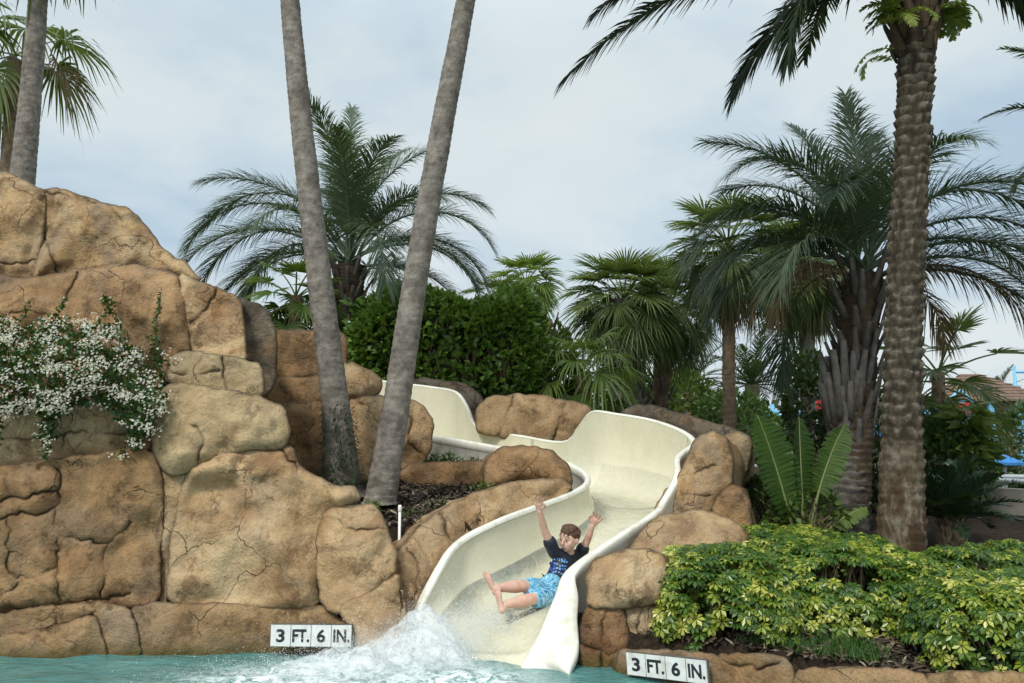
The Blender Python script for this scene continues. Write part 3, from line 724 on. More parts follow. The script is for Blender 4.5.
def ringed_trunk(pts, radii, mat, parent, rings=.09, amp=.012, seg=28, name='trunk', flare=None):
    """pts world centre line (bottom to top); leaf-scar rings cut into it"""
    P = np.array([tuple(p) for p in pts]); ln = np.linalg.norm(np.diff(P, axis=0), axis=1).sum()
    n = int(ln / (rings / 4)); n = min(max(n, 20), 420)
    q = catmull(P, n); r = np.interp(np.linspace(0, 1, n), np.linspace(0, 1, len(radii)), radii)
    z = np.r_[0, np.cumsum(np.linalg.norm(np.diff(q, axis=0), axis=1))]
    th = np.linspace(0, 2 * np.pi, seg, endpoint=False); V = []
    for i in range(n):
        for t in th:
            c = Vector((math.cos(t) * 1.2, math.sin(t) * 1.2, z[i] * 2))
            u = z[i] / rings + .6 * noise.noise(c * .9) + .12 * math.sin(t + i * .01)
            f = u - math.floor(u)
            rad = r[i] * (1 + .04 * noise.noise(c * 1.3)) + amp * (f - .5) + amp * .8 * noise.noise(c * 4)
            V.append((q[i][0] + rad * math.cos(t), q[i][1] + rad * math.sin(t), q[i][2]))
    mb = MB(); mb.add(V, [[i * seg + j, i * seg + (j + 1) % seg, (i + 1) * seg + (j + 1) % seg, (i + 1) * seg + j] for i in range(n - 1) for j in range(seg)])
    return mb.build(name, mat, parent), q

def scar_trunk(pts, radii, mat, parent, pitch=.10, amp=.028, seg=72, lobes=9, fade=0.0):
    """date palm trunk: overlapping rows of leaf-base lobes"""
    P = np.array([tuple(p) for p in pts]); ln = np.linalg.norm(np.diff(P, axis=0), axis=1).sum()
    n = int(ln / (pitch / 6)); q = catmull(P, n); r = np.interp(np.linspace(0, 1, n), np.linspace(0, 1, len(radii)), radii)
    z = np.r_[0, np.cumsum(np.linalg.norm(np.diff(q, axis=0), axis=1))]; V = []; TT = []
    for i in range(n):
        for j in range(seg):
            t = 2 * math.pi * j / seg
            c = Vector((math.cos(t), math.sin(t), z[i] * 1.5))
            u = z[i] / pitch + .42 * noise.noise(c * 1.7) + .12 * noise.noise(c * 5); row = math.floor(u); f = u - row
            lob = abs(math.cos(lobes / 2 * t + (row % 2) * math.pi / 2 + .9 * noise.noise(Vector((row * 3.1, math.cos(t) * 2, math.sin(t) * 2)))))
            am = amp * (.35 + .65 * min(1, z[i] / max(fade, .01))) if fade else amp
            prof = (f ** .7) * (.62 + .38 * lob) * (.7 + .9 * noise.noise(Vector((row * 7.7, math.cos(t) * 3, math.sin(t) * 3)))) * (1 if f < .86 else (1 - f) / .14)
            rad = r[i] + am * (prof - .4) + .010 * noise.noise(c * 6) + .012 * noise.noise(c * 2)
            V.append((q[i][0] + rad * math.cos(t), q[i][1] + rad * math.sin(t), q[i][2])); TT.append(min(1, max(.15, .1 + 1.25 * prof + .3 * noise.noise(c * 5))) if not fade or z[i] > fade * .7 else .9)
    mb = MB(); mb.add(V, [[i * seg + j, i * seg + (j + 1) % seg, (i + 1) * seg + (j + 1) % seg, (i + 1) * seg + j] for i in range(n - 1) for j in range(seg)], np.array(TT))
    return mb.build('trunk', mat, parent), q

def boots(mb, p0, p1, r0, r1, n, ln, w, ang=(.25, .5), turns=13):
    """old leaf bases spiralling round a trunk, tilted up and out"""
    p0, p1 = np.array(p0), np.array(p1)
    for i in range(n):
        t = (i + .5) / n; a = i * 2.39996 + RNG.normal(0, .08)
        c = p0 + (p1 - p0) * t; rad = r0 + (r1 - r0) * t
        o = np.array([math.cos(a), math.sin(a), 0]); sd = np.array([-math.sin(a), math.cos(a), 0])
        tl = ang[0] + (ang[1] - ang[0]) * t + RNG.normal(0, .07); l = ln * RNG.uniform(.7, 1.25)
        up = o * math.sin(tl) + np.array([0, 0, 1]) * math.cos(tl); nn = o * math.cos(tl) - np.array([0, 0, 1]) * math.sin(tl)
        b = c + o * rad * .9; rows = []
        for k, (s_, ww, dd) in enumerate([(-.1, 1.0, .02), (.35, .8, .035), (.75, .55, .035), (1.0, .42, .022)]):
            q = b + up * l * s_
            rows += [q - sd * w / 2 * ww, q + nn * dd * w * 6, q + sd * w / 2 * ww, q - nn * dd * w * 2]
        f = [[k * 4 + j, k * 4 + (j + 1) % 4, (k + 1) * 4 + (j + 1) % 4, (k + 1) * 4 + j] for k in range(3) for j in range(4)] + [[12, 13, 14, 15]]
        mb.add(rows, f, RNG.uniform(.2, .8))

def fan_crown(root, base, n, Lp, Rr, mat, nseg=30, emin=-.7, emax=1.35, tint=.5, ldroop=.4, dead=0, name='crown', tilt=.5, spread=0):
    mb = MB()
    for i in range(n):
        t = (i + .5) / n; az = i * 2.39996 + RNG.normal(0, .15); e = emax + (emin - emax) * t ** .9
        palmate(mb, np.array(base) + np.array([0, 0, -.25 * t]), az, e, Lp * RNG.uniform(.8, 1.15), .35 + .3 * t, Rr * RNG.uniform(.85, 1.1), nseg, 2.0, tilt * (.5 + t), ldroop * (.6 + .8 * t), np.clip(tint + .25 * (.5 - t) + RNG.normal(0, .07), 0, 1))
    mb.build(name, mat, root)
    if dead:
        mb = MB()
        for i in range(dead):
            palmate(mb, np.array(base) + np.array([0, 0, -.35]), i * 2.39996 + 1, -.9 - .4 * RNG.random(), Lp * .8, .3, Rr * .8, 20, 1.2, .6, .5, RNG.uniform(.2, .7), .5)
        mb.build('dead_fronds', DEAD, root)

def pts(*a): return [at(*p) for p in a]
def rpx(px, Y): return px / F * Y / 2

# ---- the two leaning trunks in the planting bed (their crowns are above the picture)
t = thing('leaning_palm_tree', 'left one of two tall bare grey palm trunks in the planting bed, mossy foot', 'palm tree', at(342, 484, 7.8))
ringed_trunk(pts((344, 496, 7.8), (342, 480, 7.8), (335, 400, 7.8), (322, 300, 7.8), (310, 200, 7.8), (299, 100, 7.8), (290, 0, 7.8), (280, -140, 7.8), (272, -280, 7.8)), [rpx(p, 7.8) for p in (50, 38, 27, 25.5, 24, 22, 20, 19, 18)], BARK_GREY, t, .066, .0065)
mb = MB()
for i in range(1500):   # moss and little ferns round the foot
    a, zz = RNG.uniform(0, 6.28), RNG.uniform(0, 1) ** 1.8 * .75
    c = np.array(at(342 - zz * 9, 484, 7.8)) + np.array([0, 0, zz]); r_ = .215 - .07 * zz
    o = np.array([math.cos(a), math.sin(a), 0])
    mb.strips((c + o * r_ + np.outer(np.linspace(0, 1, 3), o * .03 + np.array([0, 0, RNG.uniform(-.03, .02)])))[None], np.broadcast_to(np.array([-o[1], o[0], 0]) * .007, (1, 3, 3)), np.array([RNG.uniform(0, .5)]))
mb.build('moss', G_DARK, t)
fan_crown(t, at(271, -285, 7.8), 26, .9, .85, G_MID, 26)
t = thing('leaning_palm_tree', 'right one of two tall bare grey palm trunks, leaning right beside the slide', 'palm tree', at(381, 494, 7.4))
ringed_trunk(pts((379, 504, 7.4), (382, 490, 7.4), (397, 400, 7.4), (412, 300, 7.4), (429, 200, 7.4), (447, 100, 7.4), (466, 0, 7.4), (492, -140, 7.4), (515, -260, 7.4)), [rpx(p, 7.4) for p in (36, 31, 27, 25.5, 24.5, 23, 20.5, 19, 18)], BARK_GREY, t, .066, .0065)
fan_crown(t, at(516, -265, 7.4), 26, .9, .85, G_MID, 26)

# ---- top left corner
t = thing('tall_palm_tree', 'palm with a smooth bare trunk in the top left corner behind the summit rocks', 'palm tree', at(5, 330, 12))
ringed_trunk(pts((-2, 400, 12), (12, 260, 12), (22, 180, 12), (31, 90, 12), (38, 0, 12), (44, -120, 12)), [rpx(p, 12) for p in (28, 26, 24, 20.5, 18.5, 17)], BARK_GREY, t, .10, .008, 18)
fan_crown(t, at(45, -125, 12), 24, .9, .9, G_MID, 24)
t = thing('fan_palm_tree', 'fan palm with one drooping browned leaf in the top left corner, behind the smooth trunk', 'palm tree', at(2, 330, 15))
ringed_trunk(pts((0, 380, 15), (4, 240, 15), (12, 100, 15), (15, 60, 15)), [rpx(p, 15) for p in (16, 15, 14, 14)], BARK_BROWN, t, .10, .01, 16)
mb = MB(); bb = np.array(at(16, 55, 15))
for (az, e, Lp, Rr, tn) in [(2.9, .9, .9, .85, .45), (1.9, 1.2, .8, .9, .5), (.4, .75, .75, .85, .4), (3.3, .2, .8, .85, .35), (4.9, .6, .7, .8, .5), (4.2, 1.0, .8, .85, .55), (3.6, -.4, .7, .8, .4), (4.6, -.6, .6, .75, .6), (2.4, -.1, .7, .8, .35), (1.2, .3, .7, .8, .3)]:
    palmate(mb, bb, az, e, Lp * 1.25, .4, Rr * 1.3, 40, 2.1, .55, .6, tn)
mb.build('crown', G_MID, t)
mb = MB(); palmate(mb, bb + np.array([0, 0, -.12]), -.12, -.12, .95, .1, .85, 36, 1.9, .75, 1.0, .4, .5); palmate(mb, bb + np.array([0, 0, -.2]), 4.0, -.9, .6, .2, .7, 26, 1.6, .6, .8, .4, .5)
mb.build('dead_fronds', leaf_mat('frond_browning', [(.0, (.05, .05, .015)), (.5, (.13, .085, .025)), (1, (.22, .15, .06))], .7, .2), t)

# ---- pindo palm behind the left wall
def pindo(label, base, crown, Yd, r, spec, nrand, Ln, ll, lw, mat=G_BLUE, bootn=70):
    t = thing('feather_palm_tree', label, 'palm tree', base)
    ringed_trunk([Vector(base) - Vector((0, 0, .1)), Vector(base).lerp(Vector(crown), .5), Vector(crown)], [r * 1.05, r, r], BARK_DKBR, t, .07, .02, 20)
    mb = MB(); d = Vector(crown) - Vector(base); p = Vector(base) + d * .28
    boots(mb, p, Vector(crown) - Vector((0, 0, .1)), r * .95, r * .95, bootn, .42, .13, (.2, .5)); mb.build('leaf_bases', BOOT, t)
    mb = MB()
    for (azd, e0, l, dr, tn) in spec:
        pinnate(mb, np.array(crown) + RNG.normal(0, .05, 3), R(azd), R(e0), l * 1.06, R(dr * 1.08), 135, ll * 1.15, lw * .58, .5, .42, tn, .20, 0, .022, 1.25)
    for i in range(nrand):
        tt = (i + .5) / nrand
        pinnate(mb, np.array(crown) + RNG.normal(0, .06, 3), i * 2.39996, R(86 - 70 * tt), Ln * RNG.uniform(.85, 1.1), R(60 + 75 * tt), 125, ll * 1.15, lw * .58, .5, .42, np.clip(.5 - .15 * tt + RNG.normal(0, .08), 0, 1), .2, RNG.normal(0, .2), .022, 1.25)
    mb.build('crown', mat, t)
    return t
bx, by = at(345, 340, 14).x, 14
pindo('large blue-green feather palm with arching fronds behind the left leaning trunk', (bx, by, h1(bx, by)), tuple(at(350, 266, 14)), 14, .27,
      [(180, 62, 3.5, 118, .55), (170, 48, 3.4, 112, .5), (195, 40, 3.2, 105, .55), (186, 20, 2.6, 85, .45), (175, 75, 3.4, 120, .5), (0, 62, 3.0, 118, .5), (8, 45, 2.9, 112, .5), (-10, 30, 2.7, 95, .45), (60, 82, 3.2, 50, .4), (120, 80, 3.2, 60, .4), (100, 88, 3.2, 30, .35), (250, 84, 3.0, 60, .45), (300, 75, 2.9, 80, .5), (-5, 12, 2.4, 80, .4), (5, 74, 2.9, 100, .45)], 14, 2.9, .62, .030)

# ---- pindo palm on the right, just behind the date palm
bx, by = at(846, 515, 9).x, 9.0
pp = pindo('large blue-green feather palm with thick shaggy trunk, just behind the rough date palm trunk', (bx, by, h1(bx, by)), tuple(at(862, 275, 9)), 9, .215,
      [(180, 66, 2.3, 120, .5), (190, 58, 2.35, 118, .5), (172, 42, 2.1, 100, .45), (200, 78, 2.3, 110, .55), (165, 80, 2.4, 70, .45), (0, 66, 2.5, 100, .55), (-8, 52, 2.7, 105, .5), (8, 38, 2.6, 92, .5), (-20, 30, 2.5, 90, .5), (80, 88, 2.3, 25, .4), (110, 84, 2.4, 40, .4), (60, 80, 2.4, 45, .4), (350, 14, 2.2, 70, .4), (185, 25, 1.9, 85, .4), (215, 40, 1.9, 105, .4), (320, 60, 2.3, 110, .5), (240, 65, 2.0, 100, .45)], 7, 2.2, .56, .026, bootn=60)
mb = MB(); b0 = np.array((bx, by, h1(bx, by)))
scar_trunk([Vector(b0) - Vector((0, 0, .1)), Vector(b0) + Vector((.02, 0, .6)), Vector(b0) + Vector((.06, 0, 1.25))], [.25, .225, .20], BOOT, pp, .085, .05, 60, 11)
mb = MB()   # long grey cut leaf stalks and a few hanging dead fronds
cr = np.array(at(862, 275, 9))
for i in range(30):
    a = i * 2.39996; o = np.array([math.cos(a), math.sin(a), 0]); p0 = b0 + np.array([.05, 0, 1.05 + .5 * RNG.random()]) + o * .17
    l = RNG.uniform(.25, .8); p1 = p0 + (o * .14 + np.array([0, 0, 1])) * l * .6; p2 = p1 + (o * .24 + np.array([0, 0, 1])) * l * .5
    mb.tube([p0, p1, p2], [.055, .045, .030], 6, RNG.random())
mb.build('cut_stalks', plain_mat('grey_stalk', (.145, .132, .115), .85, .35, 12, .2, .01, dirt=(.09, .07, .05)), pp)
mb = MB()
for azd, e0, l, dr in [(184, 40, 1.7, 128), (200, 34, 1.6, 125), (20, 20, 1.6, 110), (340, 28, 2.1, 118)]:
    pinnate(mb, cr - np.array([0, 0, .12]), R(azd), R(e0), l, R(dr), 54, .42, .018, .1, .7, RNG.uniform(.2, .6), .2, 0, .018)
mb.build('dead_fronds', DEAD, pp)

# ---- foreground date palm
DY = 7.1
bz = at(902, 560, DY); t = thing('date_palm_tree', 'tall date palm in the right foreground with a rough scaly trunk and dark overhanging fronds', 'palm tree', (bz.x, DY, h1(bz.x, DY)))
tp = pts((902, 575, DY), (902, 545, DY), (902, 430, DY), (905, 300, DY), (912, 150, DY), (916, 60, DY), (918, -30, DY))
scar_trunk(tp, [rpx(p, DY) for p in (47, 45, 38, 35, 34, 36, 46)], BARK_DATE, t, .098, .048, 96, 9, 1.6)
mb = MB(); boots(mb, at(915, 58, DY), at(919, -60, DY), .175, .25, 80, .24, .15, (.25, .9)); mb.build('leaf_bases', BARK_DKBR, t)
mb = MB(); ck = np.array(at(918, -45, DY))
DS = [(183, 6, 3.75, 54, .25), (202, 6, 2.35, 92, .2), (176, 26, 3.3, 70, .3), (0, 10, 1.5, 85, .35), (-20, 14, 1.7, 95, .4), (330, 30, 2.0, 100, .3), (150, 5, 2.2, 70, .3), (195, 40, 3.4, 80, .3)]
for (azd, e0, l, dr, tn) in DS:
    pinnate(mb, ck, R(azd), R(e0), l, R(dr), 120, .42, .030, .30, .40, tn, .16, RNG.normal(0, .03), .028, 1.0)
for i in range(26):
    tt = (i + .5) / 26
    pinnate(mb, ck + np.array([0, 0, .1]), i * 2.39996 + .5, R(88 - 50 * tt), 3.3 * RNG.uniform(.85, 1.1), R(45 + 35 * tt), 84, .44, .026, .4, .2, .35, .16, 0, .026)
mb.build('crown', leaf_mat('date_frond', [(.0, (.012, .022, .009)), (.5, (.026, .045, .017)), (1, (.07, .095, .035))], .55, .08, .25), t)
# bright ferns rooted in the old leaf bases
fern = thing('hanging_fern', 'bright green fern growing from old leaf bases atop the date palm trunk', 'fern', at(897, 20, DY - .2))
mb = MB()
for (px, py, azs, n_) in [(900, 14, (150, 300), 12), (938, 8, (-60, 60), 10), (888, 55, (150, 220), 2)]:
    for i in range(n_):
        pinnate(mb, np.array(at(px, py, DY - .16)) + RNG.normal(0, .05, 3), R(RNG.uniform(*azs)), R(RNG.uniform(0, 60)), RNG.uniform(.25, .5), R(RNG.uniform(70, 120)), 22, .09, .022, .05, .2, RNG.uniform(.35, 1), .05, 0, .004, 1.2, 80, 45)
mb.build('fronds', G_BRIGHT, fern)

# ---- date palm outside the right edge: only the tips of its fronds reach the picture
bx = at(1125, 120, 9.5).x; t = thing('feather_palm_tree', 'palm at the right picture edge of which only frond tips show against the sky', 'palm tree', (bx, 9.5, h1(bx, 9.5)))
scar_trunk([(bx, 9.5, .3), (bx, 9.5, 3), (bx, 9.5, 5.3)], [.2, .19, .19], BARK_DATE, t, .11, .03, 40)
mb = MB(); ck = np.array((bx, 9.5, 5.35))
for (azd, e0, l, dr) in [(180, 34, 1.9, 62), (186, 4, 1.8, 66), (170, 70, 1.9, 60)]: pinnate(mb, ck, R(azd), R(e0), l, R(dr), 60, .3, .022, .35, .25, .35, .15, 0, .02)
for i in range(16): pinnate(mb, ck, R(-80 + 160 * (i % 8) / 7), R(80 - 55 * i / 16), 2.2, R(70), 60, .4, .024, .4, .2, .35, .15, 0, .02)
mb.build('crown', G_DARK, t)

# ---- cabbage palms of the middle distance
def sabal(label, px, pyb, pyc, Yd, rtr, Lp, Rr, n, mat, bootn=0, bark=BARK_GREY, dead=0, tint=.5, nseg=30, lean=0, name='fan_palm_tree', emin=-.9, group=None, tilt=.38, ldroop=.28):
    c = at(px + lean, pyc, Yd); b = at(px, pyb, Yd); gz = h1(b.x, Yd) - .05
    t = thing(name, label, 'palm tree', (b.x, Yd, gz), group)
    ringed_trunk([(b.x, Yd, gz - .1), ((b.x + c.x) / 2, Yd, (gz + c.z) / 2), tuple(c)], [rtr * 1.1, rtr, rtr], bark, t, .09, .012, 16)
    if bootn:
        mb = MB(); boots(mb, (b.x, Yd, gz + .2), c - Vector((0, 0, .1)), rtr, rtr * 1.05, bootn, .32, .17, (.35, .7)); mb.build('leaf_bases', BOOT, t)
    fan_crown(t, c, n, Lp, Rr, mat, nseg, emin=emin, tint=tint, dead=dead, ldroop=ldroop, tilt=tilt)
    return t
sabal('fan palm with a thick criss-crossed trunk in the middle, right of the ficus hedge', 630, 420, 300, 15, .27, .72, .70, 46, G_MID, 90, nseg=44, tint=.42, lean=-6, emin=-.35)
sabal('fan palm just right of the thick criss-crossed trunk, with yellowing stalks', 656, 420, 305, 16.5, .17, .70, .72, 40, G_MID, 30, BARK_BROWN, 3, nseg=44, tint=.34, lean=8, emin=-.4)
sabal('fan palm with a slim straight brown trunk, left of the shaggy feather palm', 728, 440, 246, 13, .105, .66, .62, 44, G_MID, 0, BARK_BROWN, 5, nseg=44, tint=.36, emin=-.55)
sabal('slim fan palm with brown dead leaves under its crown, beside the shaggy feather palm', 808, 440, 258, 14.5, .13, .70, .66, 46, G_MID, 0, BARK_GREY, 9, nseg=42, tint=.45, lean=-4)
sabal('bright green fan palm farthest back, above the top of the ficus hedge', 526, 400, 283, 27, .16, .80, .80, 34, G_BRIGHT, 0, BARK_BROWN, 0, tint=.5, emin=-.5)
sabal('small dark fan palm peeping over the right corner of the ficus hedge', 500, 400, 300, 19, .12, .5, .55, 18, G_MID, 0, BARK_BROWN, 0, tint=.3)
sabal('low yellow-green fan palm between the ficus hedge and the thick criss-crossed trunk', 583, 440, 372, 12.5, .12, .60, .58, 22, G_BRIGHT, 0, BARK_BROWN, 2, tint=.55, emin=-.6, ldroop=.8)
sabal('young yellow-green fan palm at the foot of the large feather palm behind the left wall', 296, 380, 296, 12.6, .10, .45, .5, 20, G_BRIGHT, 0, BARK_BROWN, 0, tint=.2)
sabal('fan palm with pleated round leaves right of the date palm trunk', 938, 470, 372, 11.5, .09, .72, .52, 16, G_MID, 0, BARK_BROWN, 4, tint=.3, emin=-.5, tilt=.25, ldroop=.15)
def far_feather(label, px, pyc, Yd, Ln, n, tint=.4, mat=G_DARK):
    c = at(px, pyc, Yd); t = thing('feather_palm_tree', label, 'palm tree', (c.x, Yd, h1(c.x, Yd)))
    ringed_trunk([(c.x, Yd, h1(c.x, Yd) - .1), (c.x, Yd, (c.z + .6) / 2), tuple(c)], [.25, .2, .2], BARK_BROWN, t, .12, .02, 12)
    mb = MB()
    for i in range(n):
        tt = (i + .5) / n; pinnate(mb, np.array(c), i * 2.39996, R(80 - 85 * tt), Ln * RNG.uniform(.85, 1.1), R(40 + 25 * tt), 40, Ln * .17, Ln * .013, .35, .2, tint, .15, 0, .02)
    mb.build('crown', mat, t)
far_feather('dull distant date palm seen between the slim brown trunk and the shaggy feather palm', 752, 385, 22, 1.9, 30)
far_feather('tiny distant palm on the skyline left of the light blue post', 996, 402, 46, 2.4, 22, .4)
far_feather('distant date palm low on the skyline between the fan palms and slim brown trunk', 690, 385, 24, 1.9, 26, .5)

# ================================================================== SHRUBS
LT = np.array([(0, 0, 0), (.28, .42, .06), (0, 1, -.08), (-.28, .42, .06), (0, .45, -.02)]); LF = np.array([[0, 1, 2, 4], [0, 4, 2, 3]])
LTn = LT * np.array([.62, 1, 1])
def leaves(mb, P, out, size, tint, tv=LT, up=.3, jit=.6, droop=.0):
    """scatter leaves at P pointing roughly along out"""
    n = len(P); o = out + RNG.normal(0, jit, (n, 3)) + np.array([0, 0, up]); o[:, 2] -= droop; o /= np.linalg.norm(o, axis=1)[:, None] + 1e-9
    r = RNG.normal(0, 1, (n, 3)); x = np.cross(o, r); x /= np.linalg.norm(x, axis=1)[:, None] + 1e-9; z = np.cross(x, o)
    flip = np.where(z[:, 2:3] < 0, -1, 1); x, z = x * flip, z * flip
    M = np.stack([x, o, z], -1) * np.asarray(size).reshape(-1, 1, 1)
    mb.inst(tv, LF, M, P, np.clip(tint, 0, 1))
def noise3(P, fr, off=0): return np.array([noise.noise(Vector((float(p[0]) * fr + off, float(p[1]) * fr, float(p[2]) * fr))) for p in P])

def twigs(mb, c0, P, n, r=.012):
    for i in RNG.integers(0, len(P), n):
        q = P[i]; m = (np.array(c0) * .5 + q * .5) + RNG.normal(0, .05, 3); m[2] = min(m[2], q[2])
        mb.tube([c0 + RNG.normal(0, .06, 3) * np.array([1, 1, 0]), m, q], [r, r * .7, r * .3], 5, RNG.random())

def bush(label, c, rad, n, size, mat, name='shrub', gaps=.15, up=.35, tv=LT, box=False, tint=.5, twn=40, cat='shrub', lump=.25, fr=1.6, jit=.6, group=None):
    c = np.array(c, float); rad = np.array(rad, float); gz = h1(c[0], c[1])
    t = thing(name, label, cat, (c[0], c[1], gz), group)
    if box:
        P = RNG.uniform(-1, 1, (n * 2, 3)); ax = RNG.integers(0, 3, n * 2); sg = RNG.choice([-1, 1], n * 2)
        P[np.arange(n * 2), ax] = sg * (1 - np.abs(RNG.normal(0, .06, n * 2)))
        k = np.linalg.norm(np.abs(P) ** 3.2, ord=1, axis=1) ** (1 / 3.2); P = P / np.maximum(k, 1)[:, None] 
        d = P / np.linalg.norm(P, axis=1)[:, None]; o = np.sign(P) * np.abs(P) ** 4; o /= np.linalg.norm(o, axis=1)[:, None] + 1e-9
    else:
        d = RNG.normal(0, 1, (n * 2, 3)); d /= np.linalg.norm(d, axis=1)[:, None]; P = d * (1 - np.abs(RNG.normal(0, .18, n * 2)))[:, None]; o = d
    W = P * rad; nz = noise3(W + c, fr); W = W * (1 + lump * nz)[:, None] + c
    keep = (noise3(W, fr * 1.7, 40) > -.5 + gaps) & (W[:, 2] > gz - .02)
    W, o = W[keep][:n], o[keep][:n]
    mb = MB(); cl = noise3(W, fr * 1.2, 9)
    leaves(mb, W, o, size * RNG.uniform(.6, 1.25, len(W)), tint + .22 * cl + RNG.normal(0, .13, len(W)), tv, up, jit)
    mb.build('foliage', mat, t)
    if twn:
        mb = MB(); twigs(mb, np.array([c[0], c[1], gz]), W, twn); mb.build('branches', BARK_BROWN, t)
    return t
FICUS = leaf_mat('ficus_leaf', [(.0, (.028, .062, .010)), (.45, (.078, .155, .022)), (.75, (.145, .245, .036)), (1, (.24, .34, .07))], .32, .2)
SHRUBG = leaf_mat('shrub_leaf', [(.0, (.022, .048, .014)), (.5, (.052, .105, .026)), (1, (.13, .20, .05))], .4, .25)
SHRUBY = leaf_mat('light_shrub_leaf', [(.0, (.045, .085, .016)), (.5, (.105, .165, .035)), (1, (.22, .28, .07))], .4, .3)
a, b_ = at(350, 345, 12.8), at(548, 345, 12.8)
hz0 = h1((a.x + b_.x) / 2, 12.8); top = at(450, 298, 12.8).z
fic = bush('dark green clipped ficus hedge behind the slide start', ((a.x + b_.x) / 2, 12.8, (hz0 + top) / 2 - .1), ((b_.x - a.x) / 2, .95, (top - hz0) / 2 + .12), 15000, .15, FICUS, 'ficus_hedge', 0, .1, box=True, tint=.5, twn=60, cat='hedge', lump=.30, fr=1.0)
# inner wood so that no daylight passes right through
mb = MB()
for i in range(260):
    q = np.array([RNG.uniform(a.x + .15, b_.x - .15), 12.8 + RNG.uniform(-.5, .6), hz0]); q2 = q + np.array([RNG.normal(0, .3), RNG.normal(0, .2), RNG.uniform(1.0, top - hz0 - .2)])
    mb.tube([q, (q + q2) / 2 + RNG.normal(0, .06, 3), q2], [.04, .03, .012], 5, .3)
mb.build('stems', BARK_BROWN, fic)
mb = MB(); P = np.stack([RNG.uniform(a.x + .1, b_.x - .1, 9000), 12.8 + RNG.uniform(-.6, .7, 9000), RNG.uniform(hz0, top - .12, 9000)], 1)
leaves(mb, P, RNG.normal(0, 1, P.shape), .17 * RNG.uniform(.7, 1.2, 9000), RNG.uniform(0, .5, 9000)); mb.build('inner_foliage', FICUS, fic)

def bp(px, py, Y): p = at(px, py, Y); return (p.x, p.y, p.z)
# bushes of the background
def bush_px(label, x0, x1, y0, y1, Y, dep, n, size, mat, **k):
    a, b_ = at(x0, (y0 + y1) / 2, Y), at(x1, (y0 + y1) / 2, Y); tz, bz_ = at((x0 + x1) / 2, y0, Y).z, at((x0 + x1) / 2, y1, Y).z
    return bush(label, ((a.x + b_.x) / 2, Y, (tz + bz_) / 2), ((b_.x - a.x) / 2, dep, (tz - bz_) / 2), n, size, mat, **k)
bush_px('dark broad-leaved shrub right of the date palm trunk below the hut', 920, 982, 412, 520, 10.3, .55, 2000, .13, SHRUBG, tint=.45)
bush_px('dark broad-leaved shrub at the right picture edge beside the white lounge chair', 1000, 1075, 402, 500, 15, .9, 2200, .13, SHRUBG, tint=.35)
bush_px('low green shrub under the paddle-leaved plant, right of the end of the slide rocks', 742, 792, 474, 545, 8.8, .4, 1600, .075, SHRUBG, tint=.4)
bush_px('dark shrub between the slim dead-leaved palm and the shaggy feather palm', 783, 836, 352, 450, 11.8, .5, 1500, .12, SHRUBG, tint=.2)
bush_px('dark green shrub between the shaggy trunk and the date palm trunk', 858, 892, 375, 520, 10.5, .35, 1300, .11, SHRUBG, tint=.4)
bush_px('green bush behind the slim brown palm trunk', 690, 775, 392, 470, 20, 1.2, 2600, .17, SHRUBG, tint=.5)
bush_px('round green bush between the two fan palm trunks and the slim brown trunk', 640, 715, 372, 450, 22, 1.4, 2600, .20, SHRUBY, tint=.3)
bush_px('yellow-green bush to the right of the ficus hedge behind the tan panel rock', 535, 580, 330, 430, 13.6, .7, 1800, .13, SHRUBY, tint=.25)
bush_px('dark bush filling the gap behind the thick criss-crossed palm trunk', 595, 650, 355, 440, 19, 1.0, 2200, .17, SHRUBG, tint=.35)
bush_px('leafy bush at the left end of the ficus hedge behind the back wall', 262, 350, 300, 400, 13.3, .6, 2000, .11, SHRUBY, tint=.15)
# far wood on the horizon, one mass
mb = MB(); n = 26000
X = RNG.uniform(-60, 75, n); Yf = RNG.uniform(48, 66, n); hgt = 3.1 + 1.3 * np.array([noise.noise(Vector((x * .13, 0, 5))) for x in X]) + .8 * np.array([noise.noise(Vector((x * .5, 0, 9))) for x in X])
Z = .5 + hgt * RNG.uniform(0, 1, n) ** .8
P = np.stack([X, Yf, Z], 1); leaves(mb, P, np.stack([0 * X, -np.ones(n), .6 + 0 * X], 1), RNG.uniform(.5, .95, n), .5 + .3 * noise3(P, .3) + RNG.normal(0, .1, n))
tag(mb.build('far_wood', leaf_mat('far_leaf', [(.0, (.035, .06, .03)), (.5, (.06, .09, .045)), (1, (.10, .13, .065))], .6, .2)), kind='stuff')

